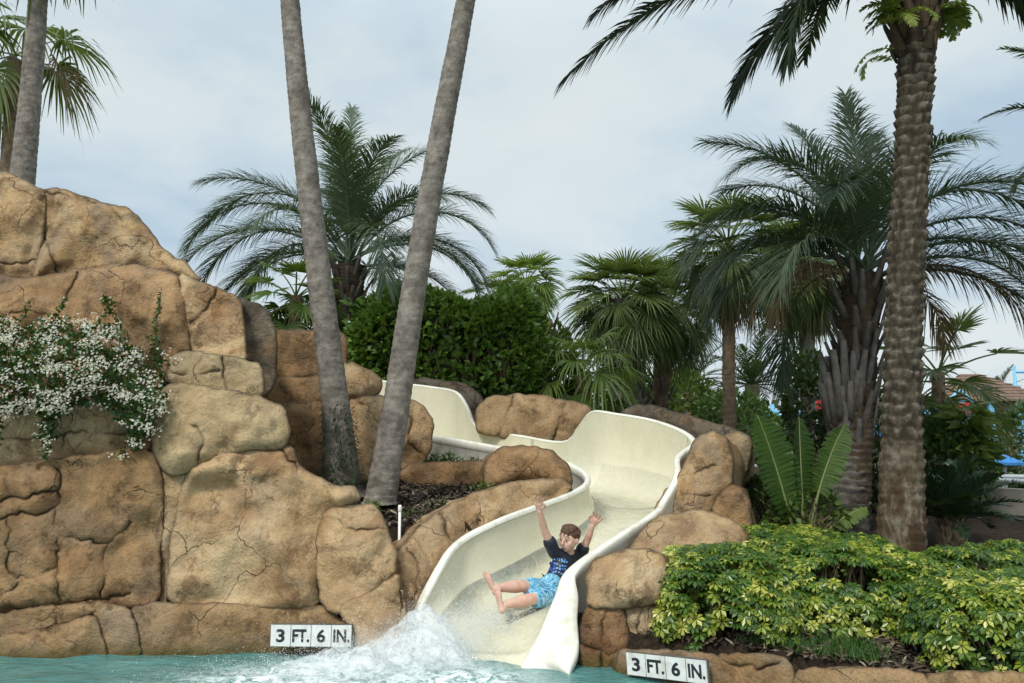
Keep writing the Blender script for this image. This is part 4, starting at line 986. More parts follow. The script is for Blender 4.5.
# ---- variegated umbrella-tree shrubs in front of the date palm
def lf7():
    V, Fc = [], []
    for i in range(7):
        a = 2 * math.pi * i / 7 + .2; ca, sa = math.cos(a), math.sin(a)
        for (x, y, z) in [(0, .10, .0), (.235, .66, -.06), (0, 1.0, -.34), (-.235, .66, -.06), (0, .6, -.11)]:
            V.append((x * ca - y * sa, x * sa + y * ca, z))
        k = i * 5; Fc += [[k, k + 1, k + 2, k + 4], [k, k + 4, k + 2, k + 3]]
    return np.array(V), np.array(Fc)
UV_, UF = lf7()
VARIEG = leaf_mat('variegated_leaf', [(.0, (.03, .075, .012)), (.34, (.075, .15, .018)), (.50, (.24, .30, .03)), (.70, (.47, .48, .085)), (1, (.68, .65, .26))], .30, .25)
def variegated(label, x0, x1, y0, y1, htf, n, ns):
    """shrub over a plan rectangle; htf(x,y) is the height of its top"""
    cx_, cy_ = (x0 + x1) / 2, (y0 + y1) / 2
    t = thing('variegated_shrub', label, 'shrub', (cx_, cy_, h1(cx_, cy_)), 'variegated shrubs along the pool edge')
    P = []; D = []
    while len(P) < n:
        x, y = RNG.uniform(x0, x1), RNG.uniform(y0, y1)
        u, v = (x - cx_) / (x1 - x0) * 2, (y - cy_) / (y1 - y0) * 2
        edge = max(0, 1 - (abs(u) ** 3.5 + abs(v) ** 3.5)) ** .38
        if edge <= .05: continue
        gz = h1(x, y); H = htf(x, y) * edge * (1 + .16 * noise.noise(Vector((x * 2.6, y * 2.6, 3)))) 
        q = RNG.random(); zf = 1 - abs(RNG.normal(0, .10)) if q < .55 else RNG.uniform(.12, 1)
        if q >= .55 and edge > .93 and RNG.random() < .6: continue
        if noise.noise(Vector((x * 3.2, y * 3.2, gz + H * zf * 3.2))) < -.45: continue
        P.append((x, y, gz + H * zf)); s_ = (1 - zf) + (1 - edge)
        D.append((u * 1.0 * s_ + RNG.normal(0, .35), v * 1.0 * s_ - .25 + RNG.normal(0, .35), .9 * zf + .25))
    P, D = np.array(P), np.array(D); D /= np.linalg.norm(D, axis=1)[:, None]
    r = RNG.normal(0, 1, (n, 3)); x_ = np.cross(D, r); x_ /= np.linalg.norm(x_, axis=1)[:, None]; y_ = np.cross(D, x_)
    sz = RNG.uniform(.034, .066, n); M = np.stack([x_, y_, D], -1) * sz[:, None, None]
    rel = (P[:, 2] - np.array([h1(a, b) for a, b in P[:, :2]]))
    tint = .29 + .30 * noise3(P, 2.4, 5) + RNG.normal(0, .15, n) + .22 * RNG.choice([0, 1], n, p=[.74, .26])
    mb = MB(); mb.inst(UV_, UF, M, P, np.clip(tint, 0, 1)); mb.build('foliage', VARIEG, t)
    mb = MB()
    for i in range(ns):
        bx, by = RNG.uniform(x0 + .2 * (x1 - x0), x1 - .2 * (x1 - x0)), RNG.uniform(y0 + .25 * (y1 - y0), y1 - .2 * (y1 - y0)); b0 = np.array([bx, by, h1(bx, by) - .02])
        dd = np.linalg.norm(P[:, :2] - b0[:2], axis=1); j = RNG.choice(np.argsort(dd)[:max(30, n // 12)])
        mb.tube([b0, b0 * .5 + P[j] * .5 + RNG.normal(0, .03, 3), P[j]], [.011, .008, .004], 5, RNG.random())
    mb.build('stems', BARK_BROWN, t)
    return t
variegated('yellow-green variegated shrub nearest the slide, in front of the low broad tan boulder', .98, 2.0, 5.42, 6.55, lambda x, y: .53, 2000, 90)
variegated('widest variegated shrub, middle of the row at the foot of the date palm', 1.85, 3.3, 5.62, 7.1, lambda x, y: .48, 3000, 120)
variegated('variegated shrub hanging lowest over the stone edge in the bottom right corner', 2.55, 4.3, 4.72, 5.75, lambda x, y: .55, 3000, 120)
variegated('sparser yellowish variegated shrub behind the row, around the paddle-leaved plant', 1.75, 3.2, 6.7, 7.9, lambda x, y: .38, 1500, 60)
variegated('variegated shrub behind the row at the right picture edge under the dark cycad', 3.0, 5.0, 5.6, 6.9, lambda x, y: .44, 2400, 90)

# ---- giant paddle-leaved plant (ribbed upright leaves with pale midribs)
pb = at(800, 540, 8.1); pz = h1(pb.x, 8.1)
bop = thing('paddle_leaved_plant', 'tall plant with huge ribbed paddle leaves and pale midribs before the shaggy palm trunk', 'plant', (pb.x, 8.1, pz))
def paddle(base, az, e0, Lp, Lb, W, droop, tint, roll):
    n = 26; s = np.linspace(0, 1, n); el = e0 - droop * s ** 1.6
    d = np.stack([np.cos(el) * np.cos(az), np.cos(el) * np.sin(az), np.sin(el)], 1); tot = Lp + Lb
    p = np.asarray(base)[None] + np.vstack([[0, 0, 0], np.cumsum(d[1:] * tot / (n - 1), axis=0)])
    st = MB(); st.tube(p, np.interp(s, [0, Lp / tot, 1], [.022, .013, .003]), 6, .8); st.build('midrib', PALERIB, bop)
    side0 = np.array([-math.sin(az), math.cos(az), 0]); f0 = Lp / tot; m = 44
    tb = np.linspace(f0, 1, m); P = np.stack([np.interp(tb, s, p[:, i]) for i in range(3)], 1); D = np.stack([np.interp(tb, s, d[:, i]) for i in range(3)], 1)
    nr = np.cross(D, side0); side = side0[None] * math.cos(roll) + nr * math.sin(roll); nr = np.cross(D, side)
    lf = MB(); u = (tb - f0) / (1 - f0); w = W / 2 * np.sin(np.pi * np.clip(.10 + .88 * u, 0, 1)) ** .6
    for sg in (-1, 1):
        k = np.array([0, .35, .7, 1.0]); rip = .008 * np.where(np.arange(m) % 2 == 0, 1, -1)
        nodes = P[:, None] + side[:, None] * (sg * w[:, None] * k[None])[..., None] + D[:, None] * (.35 * w[:, None] * k[None])[..., None] + nr[:, None] * ((.35 * w[:, None] * k[None] ** 1.3) + rip[:, None] * k[None])[..., None]
        nodes[..., 2] -= .06 * k[None] ** 2 * RNG.uniform(.4, 1.3, m)[:, None]
        wv = D[:, None] * (Lb / m * np.array([.60, .74, .72, .45]))[None, :, None] * np.ones((m, 1, 1))
        lf.strips(nodes, wv, np.clip(tint + RNG.normal(0, .07, m), 0, 1))
    lf.build('leaf_blade', PADDLE, bop)
PALERIB = leaf_mat('pale_midrib', [(0, (.11, .15, .045)), (1, (.20, .23, .08))], .5, .1)
PADDLE = leaf_mat('paddle_leaf', [(.0, (.016, .045, .009)), (.5, (.040, .090, .015)), (1, (.12, .19, .036))], .55, .3, .25)
for (dx, az, e0, Lp, Lb, W, dr, tn, roll) in [(-.02, 178, 79, .40, .98, .44, 9, .5, -1.35), (.05, 10, 76, .60, .75, .30, 18, .62, 1.2), (.03, 70, 84, .5, .85, .34, 12, .35, .9), (-.03, 130, 80, .35, .75, .36, 20, .3, -.7), (.08, 355, 50, .30, .42, .15, 30, .9, .9)]:
    paddle(np.array([pb.x + dx, 8.1 + RNG.normal(0, .03), pz]), R(az), R(e0), Lp, Lb, W, R(dr), tn, roll)

# ---- dark cycad
cb = at(952, 545, 8.0); cz = h1(cb.x, 8.0)
cyc = thing('cycad', 'dark green cycad with stiff feathered fronds to the right of the date palm foot', 'plant', (cb.x, 8.0, cz))
mb = MB()
for i in range(30):
    tt = (i + .5) / 30; pinnate(mb, np.array([cb.x, 8.0, cz + .30]), i * 2.39996, R(80 - 65 * tt), RNG.uniform(.60, .80), R(30 + 25 * tt), 46, .15, .022, .45, .05, .3 + RNG.normal(0, .1), .12, 0, .009, 1.3, 60, 45)
mb.build('crown', leaf_mat('cycad_leaf', [(.0, (.010, .025, .012)), (.5, (.022, .048, .022)), (1, (.06, .09, .045))], .35, .1), cyc)
mb = MB(); boots(mb, (cb.x, 8.0, cz), (cb.x, 8.0, cz + .32), .12, .10, 40, .10, .06); mb.tube([(cb.x, 8, cz - .05), (cb.x, 8, cz + .32)], [.13, .10], 10); mb.build('trunk', BARK_BROWN, cyc)
# ---- slim banana-like stem plant near the lounge chair
sb_ = at(972, 515, 10.0); st_ = thing('stem_plant', 'slim plant with bare pale stem and drooping leaves left of the white lounge chair', 'plant', (sb_.x, 10, h1(sb_.x, 10)))
z0 = h1(sb_.x, 10); mb = MB(); mb.tube([(sb_.x, 10, z0 - .05), (sb_.x + .03, 10, z0 + .6), (sb_.x, 10, z0 + 1.15)], [.045, .035, .025], 8); mb.build('stem', plain_mat('pale_stem', (.22, .19, .11), .8, .3, 8), st_)
mb = MB(); n = 140; tt = RNG.random(n); aa = RNG.uniform(0, 6.28, n); P = np.array([sb_.x, 10, z0 + .75]) + np.stack([.10 * np.cos(aa), .10 * np.sin(aa), .6 * tt], 1)
leaves(mb, P, np.stack([np.cos(aa), np.sin(aa), .2 + 0 * aa], 1), RNG.uniform(.2, .36, n), RNG.uniform(.2, .9, n), LTn, -.25, .25); mb.build('foliage', SHRUBY, st_)
# understorey leaves round the foot of the paddle-leaved plant
bush_px('loose knee-high green shrub at the foot of the paddle-leaved plant', 765, 845, 488, 548, 8.25, .3, 900, .085, SHRUBY, tint=.3, gaps=.3)
# ================================================================== JASMINE AND VINES ON THE LEFT WALL
JAS = leaf_mat('jasmine_leaf', [(.0, (.012, .035, .010)), (.5, (.035, .085, .018)), (.8, (.07, .14, .03)), (1, (.13, .21, .05))], .38, .2)
PETAL = leaf_mat('white_petal', [(0, (.58, .57, .40)), (.5, (.72, .71, .58)), (1, (.86, .85, .78))], .6, .25)
def poly_pts(poly, n):
    Pg = np.array(poly, float); lo, hi = Pg.min(0), Pg.max(0); X = np.zeros((0, 2))
    while len(X) < n:
        q = RNG.uniform(lo, hi, (n * 2, 2)); X = np.vstack([X, q[inside(q, Pg)]])
    X = X[:n]; return X, segdist(X, Pg, True)
jas = thing('jasmine_bush', 'white flowering jasmine spilling over the left rock ledge', 'flowering shrub', at(60, 400, 6.5))
JP = [(-40, 320), (10, 318), (22, 330), (45, 318), (80, 316), (100, 322), (118, 330), (128, 345), (142, 352), (150, 372), (166, 392), (172, 402), (160, 418), (152, 440), (135, 446), (122, 432), (116, 415), (100, 405), (82, 408), (66, 415), (58, 428), (50, 448), (40, 440), (40, 420), (20, 412), (-10, 425), (-40, 440)]
X, de = poly_pts(JP, 5200)
keep = np.array([noise.noise(Vector((x * .045, y * .045, 2))) > -.34 or d > 26 for (x, y), d in zip(X, de)]); X, de = X[keep], de[keep]
dep = np.clip(de / 34, 0, 1)
surf = 6.30 - .34 * np.sqrt(dep) + .002 * (400 - X[:, 1]); Yj = surf + np.abs(RNG.normal(0, .10, len(X)))
P = at_np(X[:, 0], X[:, 1], Yj); outv = np.tile([0, -1.0, .25], (len(P), 1))
lump = noise3(P, 3.5)
P[:, 1] -= .10 * lump
mb = MB(); leaves(mb, P, outv, .055 * RNG.uniform(.6, 1.3, len(P)), .42 + .2 * lump + RNG.normal(0, .15, len(P)), LT, .1, .7)
XS = [[(66, 300), (60, 312), (52, 318)], [(104, 296), (110, 306), (106, 318)], [(106, 300), (116, 318), (124, 332)], [(30, 305), (20, 320)], [(56, 415), (48, 440), (46, 458)], [(130, 430), (138, 446), (120, 456)], [(0, 425), (2, 440)]]
for s_ in XS:
    q = resample(np.array(s_, float), 1.2, False); q = np.repeat(q, 3, axis=0) + RNG.normal(0, 2.4, (len(q) * 3, 2)); yy = np.where(q[:, 1] < 330, 6.50, 6.18)
    PP = at_np(q[:, 0], q[:, 1], yy); leaves(mb, PP, np.tile([0, -1.0, .1], (len(PP), 1)), .042 * RNG.uniform(.6, 1.2, len(PP)), .5 + RNG.normal(0, .15, len(PP)), LT, .1, .7)
mb.build('foliage', JAS, jas)
# blossoms: five-petalled stars in small sprays
def star():
    V, Fc = [], []
    for i in range(5):
        a = 2 * math.pi * i / 5; ca, sa = math.cos(a), math.sin(a)
        for (x, y, z) in [(0, .05, 0), (.20, .55, .10), (.06, 1.0, .02), (-.24, .6, .06)]: V.append((x * ca - y * sa, x * sa + y * ca, z))
        Fc.append([i * 4, i * 4 + 1, i * 4 + 2, i * 4 + 3])
    return np.array(V), np.array(Fc)
SV, SFc = star()
nc = 430; Xc, dc_ = poly_pts(JP, nc * 2); sc_ = np.array([noise.noise(Vector((x * .05, y * .07, 8))) * 1.7 + .25 - .0035 * max(0, y - 385) for x, y in Xc]) + RNG.normal(0, .25, len(Xc))
Xc, dc_ = Xc[np.argsort(-sc_)[:nc]], dc_[np.argsort(-sc_)[:nc]]
ex = np.array([(66, 300), (108, 300), (118, 322), (46, 452), (120, 456), (112, 455), (165, 352), (172, 358), (140, 410), (170, 395), (38, 434), (98, 315)], float); Xc = np.vstack([Xc, ex]); dc_ = np.r_[dc_, np.zeros(len(ex))]
PF = []
for (x, y), d in zip(Xc, dc_):
    m = RNG.integers(5, 13); q = np.stack([x + RNG.normal(0, 4.2, m), y + RNG.normal(0, 2.4, m)], 1)
    yy = (6.44 if y < 318 else 6.25) - .36 * math.sqrt(min(1, d / 34)) + .002 * (400 - y) - .05 + RNG.normal(0, .025, m); PF.append(at_np(q[:, 0], q[:, 1], yy))
PF = np.vstack(PF); n = len(PF); D = np.tile([-.05, -.75, .6], (n, 1)) + RNG.normal(0, .4, (n, 3)); D /= np.linalg.norm(D, axis=1)[:, None]
r = RNG.normal(0, 1, (n, 3)); x_ = np.cross(D, r); x_ /= np.linalg.norm(x_, axis=1)[:, None]; y_ = np.cross(D, x_)
M = np.stack([x_, y_, D], -1) * RNG.uniform(.007, .0118, n)[:, None, None]
mb = MB(); mb.inst(SV, SFc, M, PF, RNG.uniform(0, 1, n)); mb.build('blossoms', PETAL, jas)
mb = MB()
for i in range(60):
    x, y = RNG.uniform(-20, 150), RNG.uniform(325, 400); mb.tube(pts((x, y - 10, 6.5), (x + RNG.normal(0, 10), y + 15, 6.2), (x + RNG.normal(0, 14), y + 45, 6.22)), [.005, .004, .002], 4, .3)
mb.build('stems', BARK_BROWN, jas)
vine = thing('trailing_vine', 'single dark strand of creeper hanging down the brown rock right of the white jasmine', 'vine', at(158, 380, 6.4))
q = resample(np.array([(161, 292), (160, 304), (157, 318), (156, 335), (155, 350), (159, 362), (161, 378)], float), .8, False); rep = np.clip((q[:, 1] - 300) / 14, 1, 5).astype(int) + 1
wq = np.repeat(q, rep, axis=0); wq = wq + RNG.normal(0, 1, wq.shape) * np.array([1.0, 1.0]) * np.clip((wq[:, 1:2] - 280) / 22, .8, 3.6)
PP = at_np(wq[:, 0], wq[:, 1], 6.52 + RNG.normal(0, .03, len(wq))); mb = MB(); leaves(mb, PP, np.tile([0, -1.0, -.2], (len(PP), 1)), .036 * RNG.uniform(.6, 1.3, len(PP)), .35 + RNG.normal(0, .15, len(PP)), LT, .0, .7); mb.build('foliage', JAS, vine)
mb = MB(); mb.tube(at_np(q[:, 0], q[:, 1], np.full(len(q), 6.55)), .005, 5); mb.build('stem', BARK_BROWN, vine)

# ================================================================== SMALL GROWTH, LITTER
mb = MB(); n = 5200; x = RNG.uniform(1.25, 2.45, n); y = RNG.uniform(4.75, 5.6, n)
e = pool_edge(x); k = (y > e + .10) & (y < e + .62) & (((x - 1.95) / .48) ** 2 + ((y - 5.42) / .30) ** 2 < 1 + RNG.normal(0, .2, n)); x, y = x[k], y[k]
z = height(x, y); nodes = np.stack([x, y, z], 1)[:, None] + np.array([0, .4, .75, 1])[None, :, None] * (np.stack([RNG.normal(0, .02, len(x)), RNG.normal(0, .02, len(x)), RNG.uniform(.03, .08, len(x))], 1))[:, None]
a = RNG.uniform(0, 6.28, len(x)); wv = np.stack([np.cos(a), np.sin(a), 0 * a], 1)[:, None] * np.array([.0035, .003, .002, .0005])[None, :, None]
mb.strips(nodes, wv, RNG.uniform(.2, .8, len(x))); tag(mb.build('grass_patch', leaf_mat('grass', [(0, (.02, .06, .01)), (.5, (.04, .12, .02)), (1, (.10, .20, .04))], .5, .3)), kind='stuff')
mb = MB(); NP = []
def scat(x0, x1, y0, y1, n):
    x = RNG.uniform(x0, x1, n); y = RNG.uniform(y0, y1, n); e = pool_edge(x); k = y > e + .03; return x[k], y[k]
for args in [(-1.4, .6, 6.6, 9.2, 4200), (.9, 4.2, 4.0, 7.2, 9000)]:
    x, y = scat(*args); k_ = (x > .8) | (y > 6.6 + (x + .88) * 1.6); x, y = x[k_], y[k_]; n = len(x); z = height(x, y) + .016; a = RNG.uniform(0, 6.28, n); tl = RNG.normal(0, .35, n); ln = RNG.uniform(.015, .055, n)
    d = np.stack([np.cos(a), np.sin(a), tl], 1); w = np.stack([-np.sin(a), np.cos(a), RNG.normal(0, .3, n)], 1)
    nodes = np.stack([x, y, z], 1)[:, None] + d[:, None] * (np.array([-1, 0, 1])[None, :] * ln[:, None])[..., None]; nodes[:, 1, 2] += .006
    mb.strips(nodes, w[:, None] * (RNG.uniform(.15, .35, n) * ln)[:, None, None] * np.array([.5, 1, .4])[None, :, None], RNG.random(n))
tag(mb.build('mulch_chips', leaf_mat('mulch_chip', [(0, (.02, .014, .01)), (.6, (.07, .048, .03)), (.9, (.16, .12, .075)), (1, (.28, .23, .16))], .9, .0)), kind='stuff')
def weeds(name, label, plist, n, size, mat, cat='plant', spread=.09):
    c = at(*plist[0]); t = thing(name, label, cat, (c.x, c.y, h1(c.x, c.y))); mb = MB()
    for p in plist:
        c = at(*p); m = n; aa = RNG.uniform(0, 6.28, m); rr = np.abs(RNG.normal(0, spread, m)); x, y = c.x + rr * np.cos(aa), c.y + rr * np.sin(aa)
        P = np.stack([x, y, height(x, y) + RNG.uniform(.0, .13, m) * (1 - rr / .3)], 1)
        leaves(mb, P, np.stack([np.cos(aa), np.sin(aa), .8 + 0 * aa], 1), size * RNG.uniform(.6, 1.3, m), RNG.uniform(.2, .8, m), LTn, .3, .5)
    mb.build('foliage', mat, t); return t
weeds('low_weeds', 'low green weeds growing under the near rim of the upper slide', [(455, 462, 9.0), (475, 462, 9.0), (435, 458, 9.2), (448, 456, 9.3)], 90, .06, SHRUBG)
weeds('small_weed', 'small bright weed at the foot of the right leaning trunk', [(372, 496, 7.15)], 120, .05, SHRUBY, spread=.06)
weeds('small_weed', 'small green weed against the low flat edging rock near the slide bend', [(484, 492, 7.9)], 90, .05, SHRUBY, spread=.06)
weeds('seedlings', 'thin scatter of green seedlings in the dark mulch beside the white riser pipe', [(410, 520, 6.95), (425, 512, 7.2), (405, 530, 6.8), (440, 505, 7.4)], 26, .035, SHRUBG, spread=.12)
# white riser pipe
pc = at(399.5, 527, 6.75); pz = h1(pc.x, pc.y); tz = at(399.5, 505, 6.75).z
pipe = thing('riser_pipe', 'short white plastic riser pipe standing in the mulch of the planting bed', 'pipe', (pc.x, pc.y, pz)); WHITE = plain_mat('white_plastic', (.78, .78, .75), .4, .05)
mb = MB(); mb.tube([(pc.x, pc.y, pz - .05), (pc.x, pc.y, tz - .05)], [.0115, .0115], 12); mb.build('pipe', WHITE, pipe)
mb = MB(); mb.tube([(pc.x, pc.y, tz - .055), (pc.x, pc.y, tz - .05), (pc.x, pc.y, tz - .008), (pc.x, pc.y, tz)], [.0125, .0155, .0155, .011], 12); mb.build('cap', WHITE, pipe)

# ================================================================== DEPTH SIGNS
TILE = plain_mat('sign_tile', (.68, .69, .66), .4, .08, 14, dirt=(.44, .41, .34), dscale=11); INK = plain_mat('sign_ink', (.012, .014, .02), .5, .1); GROUT = plain_mat('sign_grout', (.10, .09, .08), .9, .3)
def letters(txt, w, h, mat, parent, M):
    cu = bpy.data.curves.new('lettering', 'FONT'); cu.body = txt; cu.size = 1; cu.extrude = .01; cu.offset = .030; cu.resolution_u = 6
    o = bpy.data.objects.new('tmp', cu); C.objects.link(o); dg = bpy.context.evaluated_depsgraph_get(); me = bpy.data.meshes.new_from_object(o.evaluated_get(dg)); bpy.data.objects.remove(o)
    n = len(me.vertices); a = np.empty(n * 3, np.float32); me.vertices.foreach_get('co', a); a = a.reshape(-1, 3); lo, hi = a.min(0), a.max(0)
    s = np.array([w / (hi[0] - lo[0]), h / (hi[1] - lo[1]), .0016 / (hi[2] - lo[2])]); a = (a - (lo + hi) / 2) * s
    me.vertices.foreach_set('co', a.astype(np.float32).ravel()); me.transform(M); me.name = 'lettering'; me.update()
    return link('lettering', me, mat, parent)
def sign(label, P0, P1, ht):
    P0, P1 = Vector(P0), Vector(P1); ax = (P1 - P0); Lx = ax.length; ax.normalize(); up = Vector((0, 0, 1)); up = (up - ax * up.dot(ax)).normalized(); nn = ax.cross(up)
    t = thing('depth_sign', label, 'sign', (P0 + P1) / 2 - up * ht, 'pool depth signs')
    Rm = Matrix((ax, up, nn)).transposed()
    mb = MB(); mb.box((P0 + P1) / 2 - up * ht / 2 - nn * .014, (Lx + .008, ht + .008, .022), Rm); mb.build('backing', GROUT, t, smooth=False)
    tw = Lx / 4
    for i, (s, w) in enumerate([('3', .42), ('FT.', .84), ('6', .42), ('IN.', .80)]):
        c = P0 + ax * tw * (i + .5) - up * ht / 2
        mb = MB(); mb.box(c, (tw - .005, ht - .004, .010), Rm); to = mb.build('tile', TILE, t, smooth=False)
        M = Matrix.Translation(c + nn * .0062 - ax * (0)) @ Rm.to_4x4(); letters(s, tw * w, ht * .60, INK, to, M)
sign('white depth sign reading 3 FT. 6 IN. on the foot of the left rock wall', at(271, 624.5, 5.965), at(352, 625, 5.965), .152)
sign('white depth sign reading 3 FT. 6 IN. on the low coping stone at bottom right', at(626, 652, 5.50), at(706.5, 660.5, 5.165), .142)
# ================================================================== THINGS OF THE FAR POOL TERRACE
BLUE = plain_mat('light_blue_paint', (.16, .47, .72), .45, .08, dirt=(.13, .38, .58)); RED = plain_mat('red_paint', (.42, .03, .03), .5, .2); ROOF = plain_mat('brown_roof', (.17, .11, .08), .8, .3, 5); CANV = plain_mat('blue_canvas', (.055, .25, .60), .8, .15); WALLC = plain_mat('hut_wall', (.20, .15, .11), .8, .2)
def hut():
    Y = 26.0; c = at(985, 400, Y); gz = h1(c.x, Y); t = thing('pool_hut', 'hut with brown tiled roof, red fascia and light blue posts behind the right shrubs', 'hut', (c.x, Y, gz))
    ez, rz = at(985, 402, Y).z, at(985, 374, Y).z; x0, x1 = at(945, 400, Y).x, at(1030, 400, Y).x; xr0, xr1 = at(962, 400, Y).x, at(980, 400, Y).x
    mb = MB()
    rows = 9
    for i in range(rows):   # tile courses
        a, b = i / rows, (i + 1) / rows
        def ring(t_, dz): return [(x0 + (xr0 - x0) * t_, Y - 1.3 + 1.3 * t_, ez + (rz - ez) * t_ + dz), (x1 + (xr1 - x1) * t_, Y - 1.3 + 1.3 * t_, ez + (rz - ez) * t_ + dz), (x1 + (xr1 - x1) * t_, Y + 1.3 - 1.3 * t_, ez + (rz - ez) * t_ + dz), (x0 + (xr0 - x0) * t_, Y + 1.3 - 1.3 * t_, ez + (rz - ez) * t_ + dz)]
        v = ring(a, .05) + ring(b, .0) + ring(a, -.02); f = [[j, (j + 1) % 4, 4 + (j + 1) % 4, 4 + j] for j in range(4)] + [[8 + j, 8 + (j + 1) % 4, (j + 1) % 4, j] for j in range(4)]; mb.add(v, f)
    mb.build('roof', ROOF, t, smooth=False)
    mb = MB(); mb.box(((x0 + x1) / 2, Y, (gz + ez) / 2), (x1 - x0 - .9, 1.7, ez - gz - .1)); mb.build('wall', WALLC, t, smooth=False)
    xa, xb = at(948, 400, Y - 1.34).x, at(972, 400, Y - 1.34).x; mb = MB(); mb.box(((xa + xb) / 2, Y - 1.34, at(960, 408, Y - 1.3).z), (xb - xa, .08, .32)); mb.build('fascia', RED, t, smooth=False)
    for px in (949, 962, 990, 1018):
        xx = at(px, 400, Y - 1.2).x; mb = MB(); mb.box((xx, Y - 1.2, (gz + ez) / 2), (.14, .14, ez - gz)); mb.build('post', BLUE, t, smooth=False)
    # little gable with light blue trim
    gx_ = at(960, 400, Y - 1.4).x; g0, g1 = at(960, 402, Y - 1.4).z, at(960, 390, Y - 1.4).z; w = .40
    for s in (-1, 1):
        mb = MB(); mb.tube([(gx_ + s * w, Y - 1.42, g0), (gx_, Y - 1.42, g1)], .05, 4); mb.build('gable_trim', BLUE, t, smooth=False)
hut()
def umbrella(label, px, py, Y, r):
    c = at(px, py, Y); gz = h1(c.x, Y); t = thing('pool_umbrella', label, 'umbrella', (c.x, Y, gz)); mb = MB(); n = 8; th = np.linspace(0, 2 * np.pi, n, endpoint=False)
    rings = [(.04, .42), (.5, .24), (1.0, 0), (1.0, -.16)]; V = [(c.x + r * a * math.cos(q), Y + r * a * math.sin(q), c.z + b * r) for a, b in rings for q in th]
    mb.add(V, [[i * n + j, i * n + (j + 1) % n, (i + 1) * n + (j + 1) % n, (i + 1) * n + j] for i in range(3) for j in range(n)]); mb.build('canopy', CANV, t, smooth=False)
    mb = MB(); mb.tube([(c.x, Y, gz), (c.x, Y, c.z + .4 * r)], .03, 8); mb.build('pole', WHITE, t)
umbrella('blue canvas umbrella just right of the date palm trunk', 935, 423, 19, .95)
umbrella('blue canvas umbrella at the right edge above the lounge chairs', 1004, 462, 14, .30)
umbrella('small blue canvas umbrella seen past the end of the slide rocks', 768, 452, 17, .28)
umbrella('blue canvas umbrella glimpsed between the shaggy trunk and the date palm trunk', 876, 433, 18, .5)
def post(name, label, px, y0, Y, r, arms, cat):
    c = at(px, y0, Y); gz = h1(c.x, Y); t = thing(name, label, cat, (c.x, Y, gz)); mb = MB(); mb.tube([(c.x, Y, gz), (c.x, Y, c.z)], [r, r * .8], 10); mb.build('pole', BLUE, t)
    for (dx, dy, w) in arms:
        a = at(px, y0 + dy, Y); b = at(px + dx, y0 + dy, Y); mb = MB(); mb.tube([a, b], w, 8); mb.build('arm', BLUE, t)
post('light_post', 'light blue post with a side arm against the sky at the right edge', 1014, 366, 30, .07, [(22, 6, .05)], 'lamp post')
post('water_play_pipe', 'light blue pipe frame crossing at the right edge below the light blue post', 1003, 405, 30, .06, [(40, 4, .11), (40, 12, .07)], 'pipe frame')
post('play_structure', 'light blue railing of the water playground between the slim palms in the middle right', 772, 404, 30, .10, [(-24, 11, .07), (28, 11, .07), (-16, 17, .07), (40, 8, .06)], 'playground frame')
c = at(816, 404, 31); t = thing('red_sign_board', 'small red board behind the slim dead-leaved palm, above the light blue railing', 'board', (c.x, 31, h1(c.x, 31))); mb = MB(); mb.box((c.x, 31, c.z), (.5, .08, .5)); mb.build('board', RED, t, smooth=False); mb = MB(); mb.tube([(c.x, 31.06, h1(c.x, 31)), (c.x, 31.06, c.z + .6)], .05, 8); mb.build('post', WHITE, t)
MESHW = plain_mat('white_sling', (.74, .75, .74), .6, .06); FRM = plain_mat('lounger_frame', (.70, .70, .68), .35, .05)
def lounger(label, px, py, Y, rz, backa=1.05, dark=False):
    c = at(px, py, Y); gz = h1(c.x, Y); t = thing('lounge_chair', label, 'lounge chair', (c.x, Y, gz), 'white lounge chairs on the terrace'); t.rotation_euler = (0, 0, rz)
    def lk(mb, nm, mt): me = mb.mesh(nm, False); o = bpy.data.objects.new(nm, me); me.materials.append(mt); C.objects.link(o); o.parent = t
    Hh = .36; bl = .75
    mb = MB(); mb.box((-.1, 0, Hh), (1.25, .56, .022)); lk(mb, 'seat', MESHW)
    Rm = np.array(roty(np.array([-backa]))[0]); mb = MB(); mb.box((.52 + math.cos(backa) * bl / 2, 0, Hh + math.sin(backa) * bl / 2), (bl, .56, .022), Rm); lk(mb, 'backrest', MESHW)
    for s in (-1, 1):
        mb = MB(); mb.tube([(-.75, s * .30, Hh), (.55, s * .30, Hh), (.52 + math.cos(backa) * bl, s * .30, Hh + math.sin(backa) * bl)], .02, 6); lk(mb, 'frame_rail', FRM)
        for x in (-.6, .45): mb = MB(); mb.tube([(x, s * .29, Hh), (x + .04, s * .29, 0)], .018, 6); lk(mb, 'leg', FRM)
lounger('white lounge chair with its backrest raised, nearest one right of the dark cycad', 1000, 508, 11.3, R(118), 1.2)
lounger('white lounge chair half hidden behind the first one at the right picture edge', 1030, 508, 12.2, R(170), .7)
lounger('white lounge chair glimpsed low between the slide rocks and the paddle-leaved plant', 762, 470, 16.5, R(200), .8)
lounger('white lounge chair glimpsed between the shaggy trunk and the date palm trunk', 872, 490, 13, R(160), .7)
c = at(1004, 520, 10.6); tb = thing('side_table', 'small pale low wall cap slab left of the raised lounge chair', 'slab', (c.x - .35, 10.4, h1(c.x - .35, 10.4))); mb = MB(); mb.box((c.x - .35, 10.4, h1(c.x, 10.4) + .16), (.16, 1.4, .32), rotz(np.array(.5))); mb.build('slab', plain_mat('pale_concrete', (.42, .38, .31), .8, .15), tb, smooth=False)

